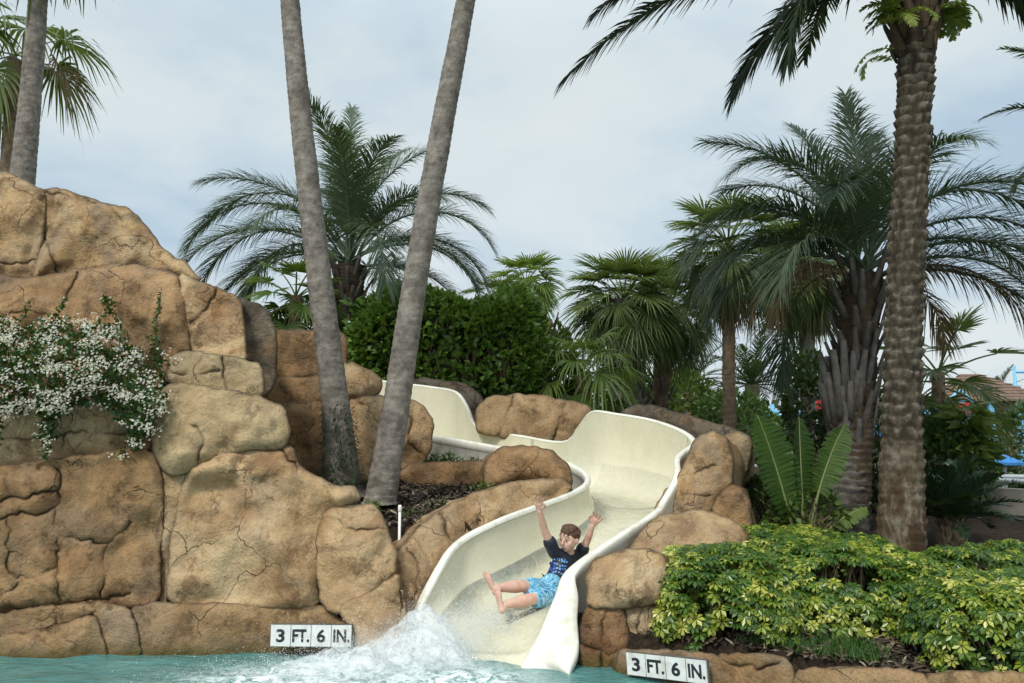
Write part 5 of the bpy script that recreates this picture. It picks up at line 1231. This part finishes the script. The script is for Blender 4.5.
# ================================================================== BOY
SKIN = plain_mat('skin', (.60, .37, .28), .46, .14, 22, dirt=(.62, .30, .22), dscale=14); SHIRT = plain_mat('navy_shirt', (.008, .011, .022), .55, .3, 20, bumpd=.006)
HAIR = plain_mat('brown_hair', (.075, .036, .018), .6, .4, 60, bumpd=.004)
def shorts_mat():
    m, nt, out = new_mat('patterned_shorts'); b = principled(nt, out, .6, .3); p = wpos(nt)
    c = ramp(nt, tex(nt, p, 26, 3, .5, 1.5), [(.38, (.02, .06, .18)), (.44, (.10, .33, .52)), (.54, (.16, .46, .66)), (.58, (.55, .74, .80)), (.64, (.12, .40, .60)), (.70, (.03, .10, .26))], 'LINEAR').outputs[0]
    L(nt, c, b.inputs['Base Color']); return m
SHORTS = shorts_mat()
def ell(bm_, c, ax, rad, seg=20):
    """ellipsoid; ax = three axes"""
    M = Matrix((Vector(ax[0]) * rad[0], Vector(ax[1]) * rad[1], Vector(ax[2]) * rad[2])).transposed().to_4x4(); M.translation = Vector(c)
    bmesh.ops.create_uvsphere(bm_, u_segments=seg, v_segments=seg // 2 + 2, radius=1, matrix=M)
def limb(bm_, P, Rr, xd=None, flat=1.0, seg=16, sub=6):
    """tapered rounded tube through P; xd + flat give an elliptical section (flat = depth / width)"""
    P = [Vector(p) for p in P]; n = (len(P) - 1) * sub + 1
    q = catmull([tuple(p) for p in P], n); r = np.interp(np.linspace(0, len(P) - 1, n), range(len(P)), Rr)
    d = np.gradient(q, axis=0); d /= np.linalg.norm(d, axis=1)[:, None]
    st = []
    for k in (80, 55, 30): st.append((q[0] - d[0] * r[0] * math.sin(R(k)) * flat, r[0] * math.cos(R(k)), d[0]))
    for i in range(n): st.append((q[i], r[i], d[i]))
    for k in (30, 55, 80): st.append((q[-1] + d[-1] * r[-1] * math.sin(R(k)) * flat, r[-1] * math.cos(R(k)), d[-1]))
    rings = []
    ref = Vector(xd) if xd is not None else Vector((.31, .77, .55))
    for c, rr, dd in st:
        dd = Vector(dd); a = (ref - dd * ref.dot(dd)).normalized(); b = dd.cross(a)
        rings.append([bm_.verts.new(Vector(c) + a * rr * math.cos(t) + b * rr * flat * math.sin(t)) for t in np.linspace(0, 2 * math.pi, seg, endpoint=False)])
    for A, B in zip(rings[:-1], rings[1:]):
        for j in range(seg): bm_.faces.new((A[j], A[(j + 1) % seg], B[(j + 1) % seg], B[j]))
    bm_.faces.new(rings[0][::-1]); bm_.faces.new(rings[-1])
def skin_mesh(bm_, name, vox, smooth=4, fac=.5):
    bmesh.ops.recalc_face_normals(bm_, faces=bm_.faces); me = bpy.data.meshes.new(name); bm_.to_mesh(me); bm_.free()
    o = bpy.data.objects.new('tmp', me); C.objects.link(o); md = o.modifiers.new('r', 'REMESH'); md.mode = 'VOXEL'; md.voxel_size = vox; md.use_smooth_shade = True
    if smooth: s = o.modifiers.new('s', 'SMOOTH'); s.iterations = smooth; s.factor = fac
    dg = bpy.context.evaluated_depsgraph_get(); out = bpy.data.meshes.new_from_object(o.evaluated_get(dg)); bpy.data.objects.remove(o); out.name = name
    out.polygons.foreach_set('use_smooth', np.ones(len(out.polygons), bool)); return out

J = {k: at(*v) for k, v in dict(pel=(551, 594, 6.70), waist=(558, 579, 6.77), chest=(565, 563, 6.84), nb=(569, 553.5, 6.85), head=(569, 539, 6.80), rs=(554.5, 553, 6.78), ls=(579, 556, 6.93), re=(544.5, 530, 6.70), rw=(539.5, 511.5, 6.63), rh=(537.5, 497, 6.58),
     le=(587, 541, 6.87), lw=(592.5, 526, 6.80), lh=(599.5, 513, 6.74), rhip=(547, 589, 6.68), rk=(524, 586, 6.50), ra=(497, 588, 6.36), rt=(487, 579, 6.35), rheel=(494, 594, 6.33), lhip=(553, 597, 6.62), lk=(532, 599, 6.42), la=(504.5, 605, 6.28), lt=(497, 594, 6.29), lheel=(500, 610.5, 6.26)).items()}
boy = thing('person', 'boy with raised arms sliding down in navy T-shirt and blue patterned swim shorts', 'person', J['pel'] - Vector((0, 0, .09)))
facev = Vector((-.62, -.78, -.10)).normalized(); upv = (J['chest'] - J['pel']).normalized(); upv = (upv - facev * upv.dot(facev)).normalized()
hup = Vector((.06, 0, 1)); hup = (hup - facev * hup.dot(facev)).normalized(); hx = hup.cross(facev)  # boy's left-right axis
sx_ = (J['ls'] - J['rs']).normalized()
bm_ = bmesh.new()
limb(bm_, [J['pel'], J['waist'], J['chest'], J['nb'] - upv * .01], [.098, .092, .102, .070], sx_, .72)
limb(bm_, [J['rs'], J['chest'] + upv * .055, J['ls']], [.042, .055, .042], upv, .9)
limb(bm_, [J['nb'] - Vector((0, 0, .02)), J['head'] - hup * .05], [.044, .040])
for s, e, w, h in (('rs', 're', 'rw', 'rh'), ('ls', 'le', 'lw', 'lh')):
    limb(bm_, [J[s], J[s].lerp(J[e], .5), J[e], J[e].lerp(J[w], .4), J[w]], [.042, .037, .031, .031, .021])
    hd = (J[h] - J[w]).normalized(); pn = Vector((-.35, -.9, .0)); pn = (pn - hd * pn.dot(hd)).normalized(); px_ = hd.cross(pn); tn = 1 if s == 'rs' else -1
    Lh = .145; palm = J[w] + hd * .045
    limb(bm_, [J[w], J[w] + hd * .03, J[w] + hd * .062], [.021, .030, .033], px_, .42)
    for i, (o_, l_, sp) in enumerate([(-.027, .068, -.34), (-.009, .084, -.10), (.009, .086, .12), (.027, .072, .34)]):
        b0 = J[w] + hd * .058 + px_ * o_; dv = (hd + px_ * sp + pn * .10).normalized(); dv2 = (dv + pn * .35).normalized()
        limb(bm_, [b0, b0 + dv * l_ * .55, b0 + dv * l_ * .55 + dv2 * l_ * .5], [.0088, .0080, .0070], None, 1, 10, 4)
    b0 = J[w] + hd * .028 + px_ * tn * .022; dv = (hd * .6 + px_ * tn * .9 + pn * .2).normalized(); limb(bm_, [b0, b0 + dv * .036, b0 + dv * .040 + (hd + pn * .2).normalized() * .026], [.012, .0105, .0085], None, 1, 10, 4)
for h, k, a, t_, he in (('rhip', 'rk', 'ra', 'rt', 'rheel'), ('lhip', 'lk', 'la', 'lt', 'lheel')):
    limb(bm_, [J[h], J[h].lerp(J[k], .55), J[k], J[k].lerp(J[a], .35), J[k].lerp(J[a], .75), J[a]], [.074, .064, .047, .050, .036, .029])
    fd = (J[t_] - J[he]).normalized(); sole = (J[a] - J[k]).normalized(); sd = fd.cross(sole).normalized()
    H0 = J[a] + sole * .02 - fd * .03; limb(bm_, [J[a], H0 + sole * .008, ], [.028, .030]); 
    limb(bm_, [H0 + sole * .012, H0 + fd * .06 + sole * .018, H0 + fd * .125 + sole * .016], [.029, .030, .036], sd, .62)
    for i in range(5):
        o_ = (i - 2) * .0145; L_ = [.034, .030, .028, .025, .021][i]; b0 = H0 + fd * .135 + sd * o_ + sole * .016; limb(bm_, [b0, b0 + fd * L_ * .6, b0 + fd * L_ - sole * .006], [.011 if i == 0 else .0082] * 3, None, 1, 10, 3)
hc = J['head']
ell(bm_, hc + hup * .012 - facev * .008, (hx, facev, hup), (.074, .088, .090)); ell(bm_, hc - hup * .040 + facev * .018, (hx, facev, hup), (.063, .062, .058)); ell(bm_, hc - hup * .076 + facev * .046, (hx, facev, hup), (.026, .020, .020))
limb(bm_, [hc + facev * .082 + hup * .010, hc + facev * .097 - hup * .016, hc + facev * .088 - hup * .024], [.007, .010, .009])
for s in (-1, 1):
    ell(bm_, hc + hx * s * .036 + facev * .052 - hup * .024, (hx, facev, hup), (.026, .020, .028)); ell(bm_, hc + hx * s * .074 - facev * .010 - hup * .010, (hx, facev, hup), (.010, .018, .028)); ell(bm_, hc + hx * s * .028 + facev * .076 + hup * .026, (hx, facev, hup), (.024, .006, .006))
me = skin_mesh(bm_, 'body', .0052, 3); link('body', me, SKIN, boy)
EYEW = plain_mat('eye_white', (.75, .73, .70), .2, .02); DARK = plain_mat('dark_eye', (.03, .02, .015), .2, .1); MOUTH = plain_mat('mouth_red', (.16, .03, .03), .4, .1); TEETH = plain_mat('teeth', (.42, .36, .32), .3, .02)
for s in (-1, 1):
    bm_ = bmesh.new(); ell(bm_, hc + hx * s * .030 + facev * .076 + hup * .010, (hx, facev, hup), (.0105, .006, .0048), 12); me = bpy.data.meshes.new('eye'); bm_.to_mesh(me); bm_.free(); eo = link('eye', me, EYEW, boy)
    bm_ = bmesh.new(); ell(bm_, hc + hx * s * .030 + facev * .0815 + hup * .010, (hx, facev, hup), (.0078, .004, .0058), 10); me = bpy.data.meshes.new('pupil'); bm_.to_mesh(me); bm_.free(); link('pupil', me, DARK, eo)
    bm_ = bmesh.new(); limb(bm_, [hc + hx * s * .016 + facev * .087 + hup * .036, hc + hx * s * .032 + facev * .083 + hup * .041, hc + hx * s * .050 + facev * .070 + hup * .032], [.002, .003, .002], None, 1, 6, 3); me = bpy.data.meshes.new('eyebrow'); bm_.to_mesh(me); bm_.free(); link('eyebrow', me, HAIR, boy)
bm_ = bmesh.new(); limb(bm_, [hc + hx * .030 + facev * .062 - hup * .044, hc + facev * .0735 - hup * .056, hc - hx * .030 + facev * .062 - hup * .044], [.003, .0105, .003], None, 1, 10, 5); me = bpy.data.meshes.new('mouth'); bm_.to_mesh(me); bm_.free(); mo = link('mouth', me, MOUTH, boy)
bm_ = bmesh.new(); limb(bm_, [hc + hx * .021 + facev * .0715 - hup * .046, hc + facev * .0815 - hup * .0535, hc - hx * .021 + facev * .0715 - hup * .046], [.001, .0036, .001], None, 1, 10, 5); me = bpy.data.meshes.new('teeth'); bm_.to_mesh(me); bm_.free(); link('teeth', me, TEETH, mo)
bm_ = bmesh.new(); ell(bm_, hc + hup * .036 - facev * .024, (hx, facev, hup), (.083, .092, .082), 24)
for i in range(90):
    a, b = RNG.uniform(0, 6.28), RNG.uniform(.1, 1.35); dv = hx * math.cos(a) * math.sin(b) + facev * math.sin(a) * math.sin(b) + hup * math.cos(b); p0 = hc + hup * .034 - facev * .022 + dv * .080
    tg = (hx * RNG.normal(0, .4) + facev * .35 - hup * .25 + dv * .35).normalized(); limb(bm_, [p0, p0 + tg * .018, p0 + tg * .032 - hup * .004], [.009, .007, .003], None, 1, 6, 2)
me = skin_mesh(bm_, 'hair', .0055, 1); link('hair', me, HAIR, boy)
# shirt
bm_ = bmesh.new()
limb(bm_, [J['pel'] + upv * .015, J['waist'], J['chest'], J['nb'] - upv * .022], [.114, .108, .116, .074], sx_, .76)
limb(bm_, [J['rs'], J['chest'] + upv * .052, J['ls']], [.053, .064, .053], upv, .92)
for s, e in (('rs', 're'), ('ls', 'le')): limb(bm_, [J[s], J[s].lerp(J[e], .30), J[s].lerp(J[e], .46)], [.054, .054, .058])
for i in range(16):   # wet folds
    a = RNG.uniform(-.9, .9); c = J['waist'].lerp(J['chest'], RNG.uniform(-.5, 1)) + facev * .082 * math.cos(a) + sx_ * .105 * math.sin(a); limb(bm_, [c, c + upv * RNG.uniform(.02, .05) + sx_ * RNG.normal(0, .03), c + upv * .06 + sx_ * RNG.normal(0, .05)], [.003, .009, .003], None, 1, 6, 3)
me = skin_mesh(bm_, 'shirt', .007, 3); shirt = link('shirt', me, SHIRT, boy)
# blue print on the chest: rows of small irregular patches, seen too small to read
from mathutils.bvhtree import BVHTree
off = shirt.matrix_basis.translation + boy.location
bv = BVHTree.FromPolygons([v.co + boy.location for v in me.vertices], [tuple(p.vertices) for p in me.polygons])
pf = (-Vector((-.30, -.95, .12))).normalized(); mid = J['chest'].lerp(J['waist'], .30) - pf * .6 - sx_ * .005
ux = (sx_ - pf * sx_.dot(pf)).normalized(); uy = (upv - pf * upv.dot(pf)).normalized(); bm1, bm2 = bmesh.new(), bmesh.new(); random.seed(3)
def patch(bmx, u, v, w, h):
    vs = []
    for (a, b) in [(-1, -1), (1, -1), (1, 1), (-1, 1)]:
        hit = bv.ray_cast(mid + ux * (u + a * w / 2) + uy * (v + b * h / 2), pf)
        if hit[0] is None: return
        if hit[1].dot(pf) > -.45: return
        vs.append(hit[0] + hit[1] * .0018)
    bmx.faces.new([bmx.verts.new(q) for q in vs])
for r_, (v, h) in enumerate([(.062, .030), (.026, .026), (-.006, .024), (-.036, .022)]):
    u = -.052
    while u < .052:
        w = random.uniform(.008, .02)
        for k in range(3):
            patch(bm1 if random.random() < .7 else bm2, u + w / 2 + random.uniform(-.004, .004), v + random.uniform(-h / 3, h / 3), w * random.uniform(.35, .9), h * random.uniform(.2, .45))
        u += w + .006
for k in range(26): patch(bm2, random.uniform(-.085, -.045), random.uniform(-.06, .07), .014, .012)
for bmx, col, nm in ((bm1, (.16, .42, .85), 'pale_blue_print'), (bm2, (.03, .08, .45), 'deep_blue_print')):
    me = bpy.data.meshes.new('shirt_print'); bmx.to_mesh(me); bmx.free(); link('shirt_print', me, plain_mat(nm, col, .6, .15), shirt)
# shorts
bm_ = bmesh.new(); limb(bm_, [J['pel'] - upv * .03, J['pel'] + upv * .075], [.112, .110], sx_, .82)
for h, k in (('rhip', 'rk'), ('lhip', 'lk')): limb(bm_, [J['pel'].lerp(J[h], .6), J[h], J[h].lerp(J[k], .5), J[h].lerp(J[k], .78)], [.078, .078, .075, .074], None, .92)
me = skin_mesh(bm_, 'swim_shorts', .008, 3); link('swim_shorts', me, SHORTS, boy)

# ================================================================== SPLASH
def foam_mat(name, col, alpha):
    m, nt, out = new_mat(name); b = N(nt, 'BsdfPrincipled'); b.inputs['Base Color'].default_value = (*col, 1); b.inputs['Roughness'].default_value = .5; b.inputs['Subsurface Weight'].default_value = 0
    t = N(nt, 'BsdfTransparent'); mx = N(nt, 'MixShader'); a = N(nt, 'Attribute', attribute_name='tint'); p = wpos(nt)
    f = math_(nt, 'MULTIPLY', a.outputs['Fac'], ramp(nt, tex(nt, p, 13, 9, .75, 1.2), [(.34, (.0, .0, .0)), (.70, (1, 1, 1))]).outputs[0]); f = math_(nt, 'MULTIPLY', f, alpha)
    L(nt, f, mx.inputs[0]); L(nt, t.outputs[0], mx.inputs[1]); L(nt, b.outputs[0], mx.inputs[2]); L(nt, mx.outputs[0], out.inputs['Surface']); return m
FOAM = foam_mat('splash_foam', (.86, .90, .91), .9)
# churned foam hump where the run meets the pool
xs_, ys_ = np.arange(-2.1, .35, .022), np.arange(4.9, 6.45, .022); gx2, gy2 = np.meshgrid(xs_, ys_)
G_ = [(-.60, 5.97, .40, .30, .20), (-.95, 5.72, .26, .45, .26), (-.55, 5.84, .20, .28, .20), (-1.35, 5.45, .14, .45, .22), (-.30, 5.64, .09, .30, .12), (-1.05, 5.58, .09, .55, .18)]
hh = sum(a * np.exp(-((gx2 - x) / sx) ** 2 - ((gy2 - y) / sy) ** 2) for x, y, a, sx, sy in G_)
nn_ = np.array([noise.fractal(Vector((a * 5, b * 5, 1)), .7, 2.1, 5) for a, b in zip(gx2.ravel(), gy2.ravel())]).reshape(gx2.shape)
for nm, sc, th_ in (('splash', 1.0, .05), ('splash', .62, .03)):
    z_ = .10 + hh * sc * .66 * (1 + .32 * nn_) - th_; mb = MB(); mb.add(np.stack([gx2, gy2, z_], -1).reshape(-1, 3), [f[::-1] for f in grid_faces(len(ys_), len(xs_))], np.clip((z_ - .10) / .12, 0, 1).ravel() * (.75 if sc == 1 else 1))
    o = mb.build('splash_foam', FOAM); tag(o, kind='stuff')
# droplets thrown up (octahedra a few millimetres across)
OV = np.array([(1, 0, 0), (-1, 0, 0), (0, 1, 0), (0, -1, 0), (0, 0, 1.2), (0, 0, -1.2)], float); OF = np.array([[0, 2, 4, 4], [2, 1, 4, 4], [1, 3, 4, 4], [3, 0, 4, 4], [2, 0, 5, 5], [1, 2, 5, 5], [3, 1, 5, 5], [0, 3, 5, 5]])
PD = []
for (x, y, z, sx, sy, sz, n) in [(-.64, 5.98, .10, .25, .13, .15, 9000), (-1.0, 5.70, .08, .36, .22, .12, 7000), (-1.5, 5.42, .04, .36, .18, .07, 3500), (-.48, 5.95, .12, .20, .16, .09, 4000), (-.1, 6.30, .22, .15, .12, .05, 3500), (.25, 6.55, .26, .14, .08, .03, 1500), (-.55, 6.15, .24, .16, .13, .13, 3000), (.1, 6.45, .33, .2, .12, .03, 700)]:
    PD.append(np.array([x, y, z]) + RNG.normal(0, 1, (n, 3)) * np.array([sx, sy, sz]))
PD = np.vstack(PD); PD[:, 2] += .08; PD = PD[PD[:, 2] > .11]; n = len(PD); M = np.eye(3)[None] * (.0011 + .0024 * RNG.random(n) ** 3)[:, None, None]
V_ = np.einsum('nij,kj->nki', M, OV) + PD[:, None]; me = bpy.data.meshes.new('spray')
me.from_pydata([], [], []); tri = np.array([f[:3] for f in OF]); fa = (tri[None] + (np.arange(n) * 6)[:, None, None]).reshape(-1, 3)
me.vertices.add(n * 6); me.vertices.foreach_set('co', V_.astype(np.float32).ravel()); me.loops.add(len(fa) * 3); me.loops.foreach_set('vertex_index', fa.astype(np.int32).ravel()); me.polygons.add(len(fa)); me.polygons.foreach_set('loop_start', (np.arange(len(fa)) * 3).astype(np.int32)); me.update(calc_edges=True)
tag(link('splash_spray', me, plain_mat('droplet', (.80, .86, .88), .25, .03)), kind='stuff')
# fine mist hanging over the splash
bm_ = bmesh.new(); bmesh.ops.create_uvsphere(bm_, u_segments=24, v_segments=14, radius=1); me = bpy.data.meshes.new('mist'); bm_.to_mesh(me); bm_.free()
mi = bpy.data.objects.new('splash_mist', me); C.objects.link(mi); mi.location = (-.72, 5.88, .22); mi.scale = (.85, .45, .27); mi.rotation_euler = (0, R(-12), R(8)); tag(mi, kind='stuff')
m, nt, out = new_mat('mist'); v = nt.nodes.new('ShaderNodeVolumePrincipled'); v.inputs['Color'].default_value = (.95, .97, .98, 1); v.inputs['Anisotropy'].default_value = .2
tc = nt.nodes.new('ShaderNodeTexCoord'); ln_ = nt.nodes.new('ShaderNodeVectorMath'); ln_.operation = 'LENGTH'; L(nt, tc.outputs['Object'], ln_.inputs[0])
fo = N(nt, 'MapRange', **{'From Min': 1.0, 'From Max': .1, 'To Min': 0.0, 'To Max': 1.0}); L(nt, ln_.outputs['Value'], fo.inputs['Value'])
dn = ramp(nt, tex(nt, wpos(nt), 5.5, 4, .6, .6), [(.40, (.05, .05, .05)), (.62, (1, 1, 1))]).outputs[0]
L(nt, math_(nt, 'MULTIPLY', math_(nt, 'MULTIPLY', math_(nt, 'POWER', fo.outputs[0], 1.3), dn), 5.0), v.inputs['Density']); L(nt, v.outputs[0], out.inputs['Volume']); me.materials.append(m)
# film of water running down the flume
def film_mat():
    m, nt, out = new_mat('water_film'); b = N(nt, 'BsdfPrincipled'); b.inputs['Base Color'].default_value = (.70, .76, .74, 1); b.inputs['Roughness'].default_value = .12
    t = N(nt, 'BsdfTransparent'); t.inputs[0].default_value = (.985, .99, .99, 1); gl = N(nt, 'BsdfGlossy'); gl.inputs['Roughness'].default_value = .06; fr = N(nt, 'Fresnel'); fr.inputs['IOR'].default_value = 1.33
    m1 = N(nt, 'MixShader'); L(nt, fr.outputs[0], m1.inputs[0]); L(nt, t.outputs[0], m1.inputs[1]); L(nt, gl.outputs[0], m1.inputs[2])
    m2 = N(nt, 'MixShader'); a = N(nt, 'Attribute', attribute_name='tint'); p = wpos(nt)
    f = math_(nt, 'MULTIPLY', a.outputs['Fac'], ramp(nt, tex(nt, p, 7, 8, .7, 1.5), [(.42, (0, 0, 0)), (.72, (.8, .8, .8))]).outputs[0]); L(nt, f, m2.inputs[0]); L(nt, m1.outputs[0], m2.inputs[1]); L(nt, b.outputs[0], m2.inputs[2])
    bp_ = N(nt, 'Bump'); bp_.inputs['Distance'].default_value = .02; bp_.inputs['Strength'].default_value = .6; L(nt, tex(nt, p, 10, 5, .6, 1), bp_.inputs['Height'])
    for q in (b, gl, fr): L(nt, bp_.outputs[0], q.inputs['Normal'])
    L(nt, m2.outputs[0], out.inputs['Surface']); return m
FG = flume_grid(-.62, .62, 25, .008)[:114]; k = len(FG); wob_ = np.array([noise.noise(Vector(tuple(p * 6))) for p in FG.reshape(-1, 3)]) * .006; FG = FG.reshape(-1, 3); FG[:, 2] += wob_
tn_ = np.repeat(np.interp(np.arange(k), [0, 30, 50, 68, 90, 113], [.55, .45, .40, .2, .4, .2]), 25)
mb = MB(); mb.add(FG, grid_faces(k, 25), tn_); tag(mb.build('slide_water', film_mat()), kind='structure')

# ================================================================== LIGHT, SKY, CAMERA
sc = bpy.context.scene
w = bpy.data.worlds.new('World'); sc.world = w; w.use_nodes = True; nt = w.node_tree; nt.nodes.clear()
out = nt.nodes.new('ShaderNodeOutputWorld'); bg = nt.nodes.new('ShaderNodeBackground'); bg.inputs['Strength'].default_value = 0.1
sky = nt.nodes.new('ShaderNodeTexSky'); sky.sky_type = 'NISHITA'; sky.sun_disc = False
sund = Vector((-.38, -.62, .80)).normalized(); sky.sun_elevation = math.asin(sund.z); sky.sun_rotation = math.atan2(sund.x, sund.y)
tc = nt.nodes.new('ShaderNodeTexCoord'); sep = nt.nodes.new('ShaderNodeSeparateXYZ'); L(nt, tc.outputs['Generated'], sep.inputs[0])
# project the view direction onto a flat cloud layer so that clouds flatten towards the horizon
zc = math_(nt, 'ADD', math_(nt, 'MAXIMUM', sep.outputs['Z'], 0.0), .22); cmb = nt.nodes.new('ShaderNodeCombineXYZ')
L(nt, math_(nt, 'DIVIDE', sep.outputs['X'], zc), cmb.inputs[0]); L(nt, math_(nt, 'DIVIDE', sep.outputs['Y'], zc), cmb.inputs[1])
c1 = tex(nt, cmb.outputs[0], .85, 6, .5, .3); c2 = tex(nt, cmb.outputs[0], 2.4, 7, .55, .3)
cf = math_(nt, 'ADD', math_(nt, 'MULTIPLY', c1, .72), math_(nt, 'MULTIPLY', c2, .28))
cloud = ramp(nt, cf, [(.40, (4.9, 6.3, 7.5)), (.46, (6.15, 7.35, 8.1)), (.52, (7.3, 8.2, 8.5)), (.62, (8.1, 8.75, 8.75))]).outputs[0]
mixs = mixc(nt, .90, sky.outputs['Color'], cloud)
hz_ = N(nt, 'MapRange', **{'From Min': .0, 'From Max': .22, 'To Min': .55, 'To Max': 0.0}); L(nt, sep.outputs['Z'], hz_.inputs['Value'])
mixs = mixc(nt, hz_.outputs[0], mixs, (7.6, 8.1, 8.3))
# overcast sky is brighter overhead and on the side of the hidden sun (behind the photographer)
up = N(nt, 'MapRange', **{'From Min': .45, 'From Max': 1.0, 'To Min': 1.0, 'To Max': 1.9}); L(nt, sep.outputs['Z'], up.inputs['Value'])
bk = N(nt, 'MapRange', **{'From Min': .1, 'From Max': -.8, 'To Min': 1.0, 'To Max': 1.35}); L(nt, sep.outputs['Y'], bk.inputs['Value'])
vs = nt.nodes.new('ShaderNodeVectorMath'); vs.operation = 'SCALE'; L(nt, mixs, vs.inputs[0]); L(nt, math_(nt, 'MULTIPLY', up.outputs[0], bk.outputs[0]), vs.inputs['Scale'])
L(nt, vs.outputs[0], bg.inputs['Color']); L(nt, bg.outputs[0], out.inputs['Surface'])
sl = bpy.data.lights.new('sun', 'SUN'); sl.energy = 2.5; sl.angle = R(10); sl.color = (1, .955, .88); so_ = bpy.data.objects.new('sun', sl); C.objects.link(so_); so_.rotation_euler = sund.to_track_quat('Z', 'Y').to_euler(); so_.location = (0, -5, 20)
cam = bpy.data.cameras.new('camera'); cam.sensor_width = 36; cam.lens = F / 1024 * 36; cam.clip_start = .1; cam.clip_end = 3000
co = bpy.data.objects.new('camera', cam); C.objects.link(co); co.location = (0, 0, CAMZ); co.rotation_euler = (math.pi / 2 + TH, 0, 0); sc.camera = co
sc.view_settings.view_transform = 'Standard'; sc.view_settings.look = 'None'; sc.view_settings.exposure = 0; sc.view_settings.gamma = 1; sc.view_settings.use_curve_mapping = False
sc.cycles.use_denoising = True; sc.cycles.use_adaptive_sampling = True; sc.cycles.adaptive_threshold = .015
sc.cycles.volume_bounces = 2; sc.cycles.volume_step_rate = 4; sc.cycles.max_bounces = 6; sc.cycles.transparent_max_bounces = 12; sc.cycles.diffuse_bounces = 3; sc.cycles.glossy_bounces = 3; sc.cycles.sample_clamp_indirect = 6
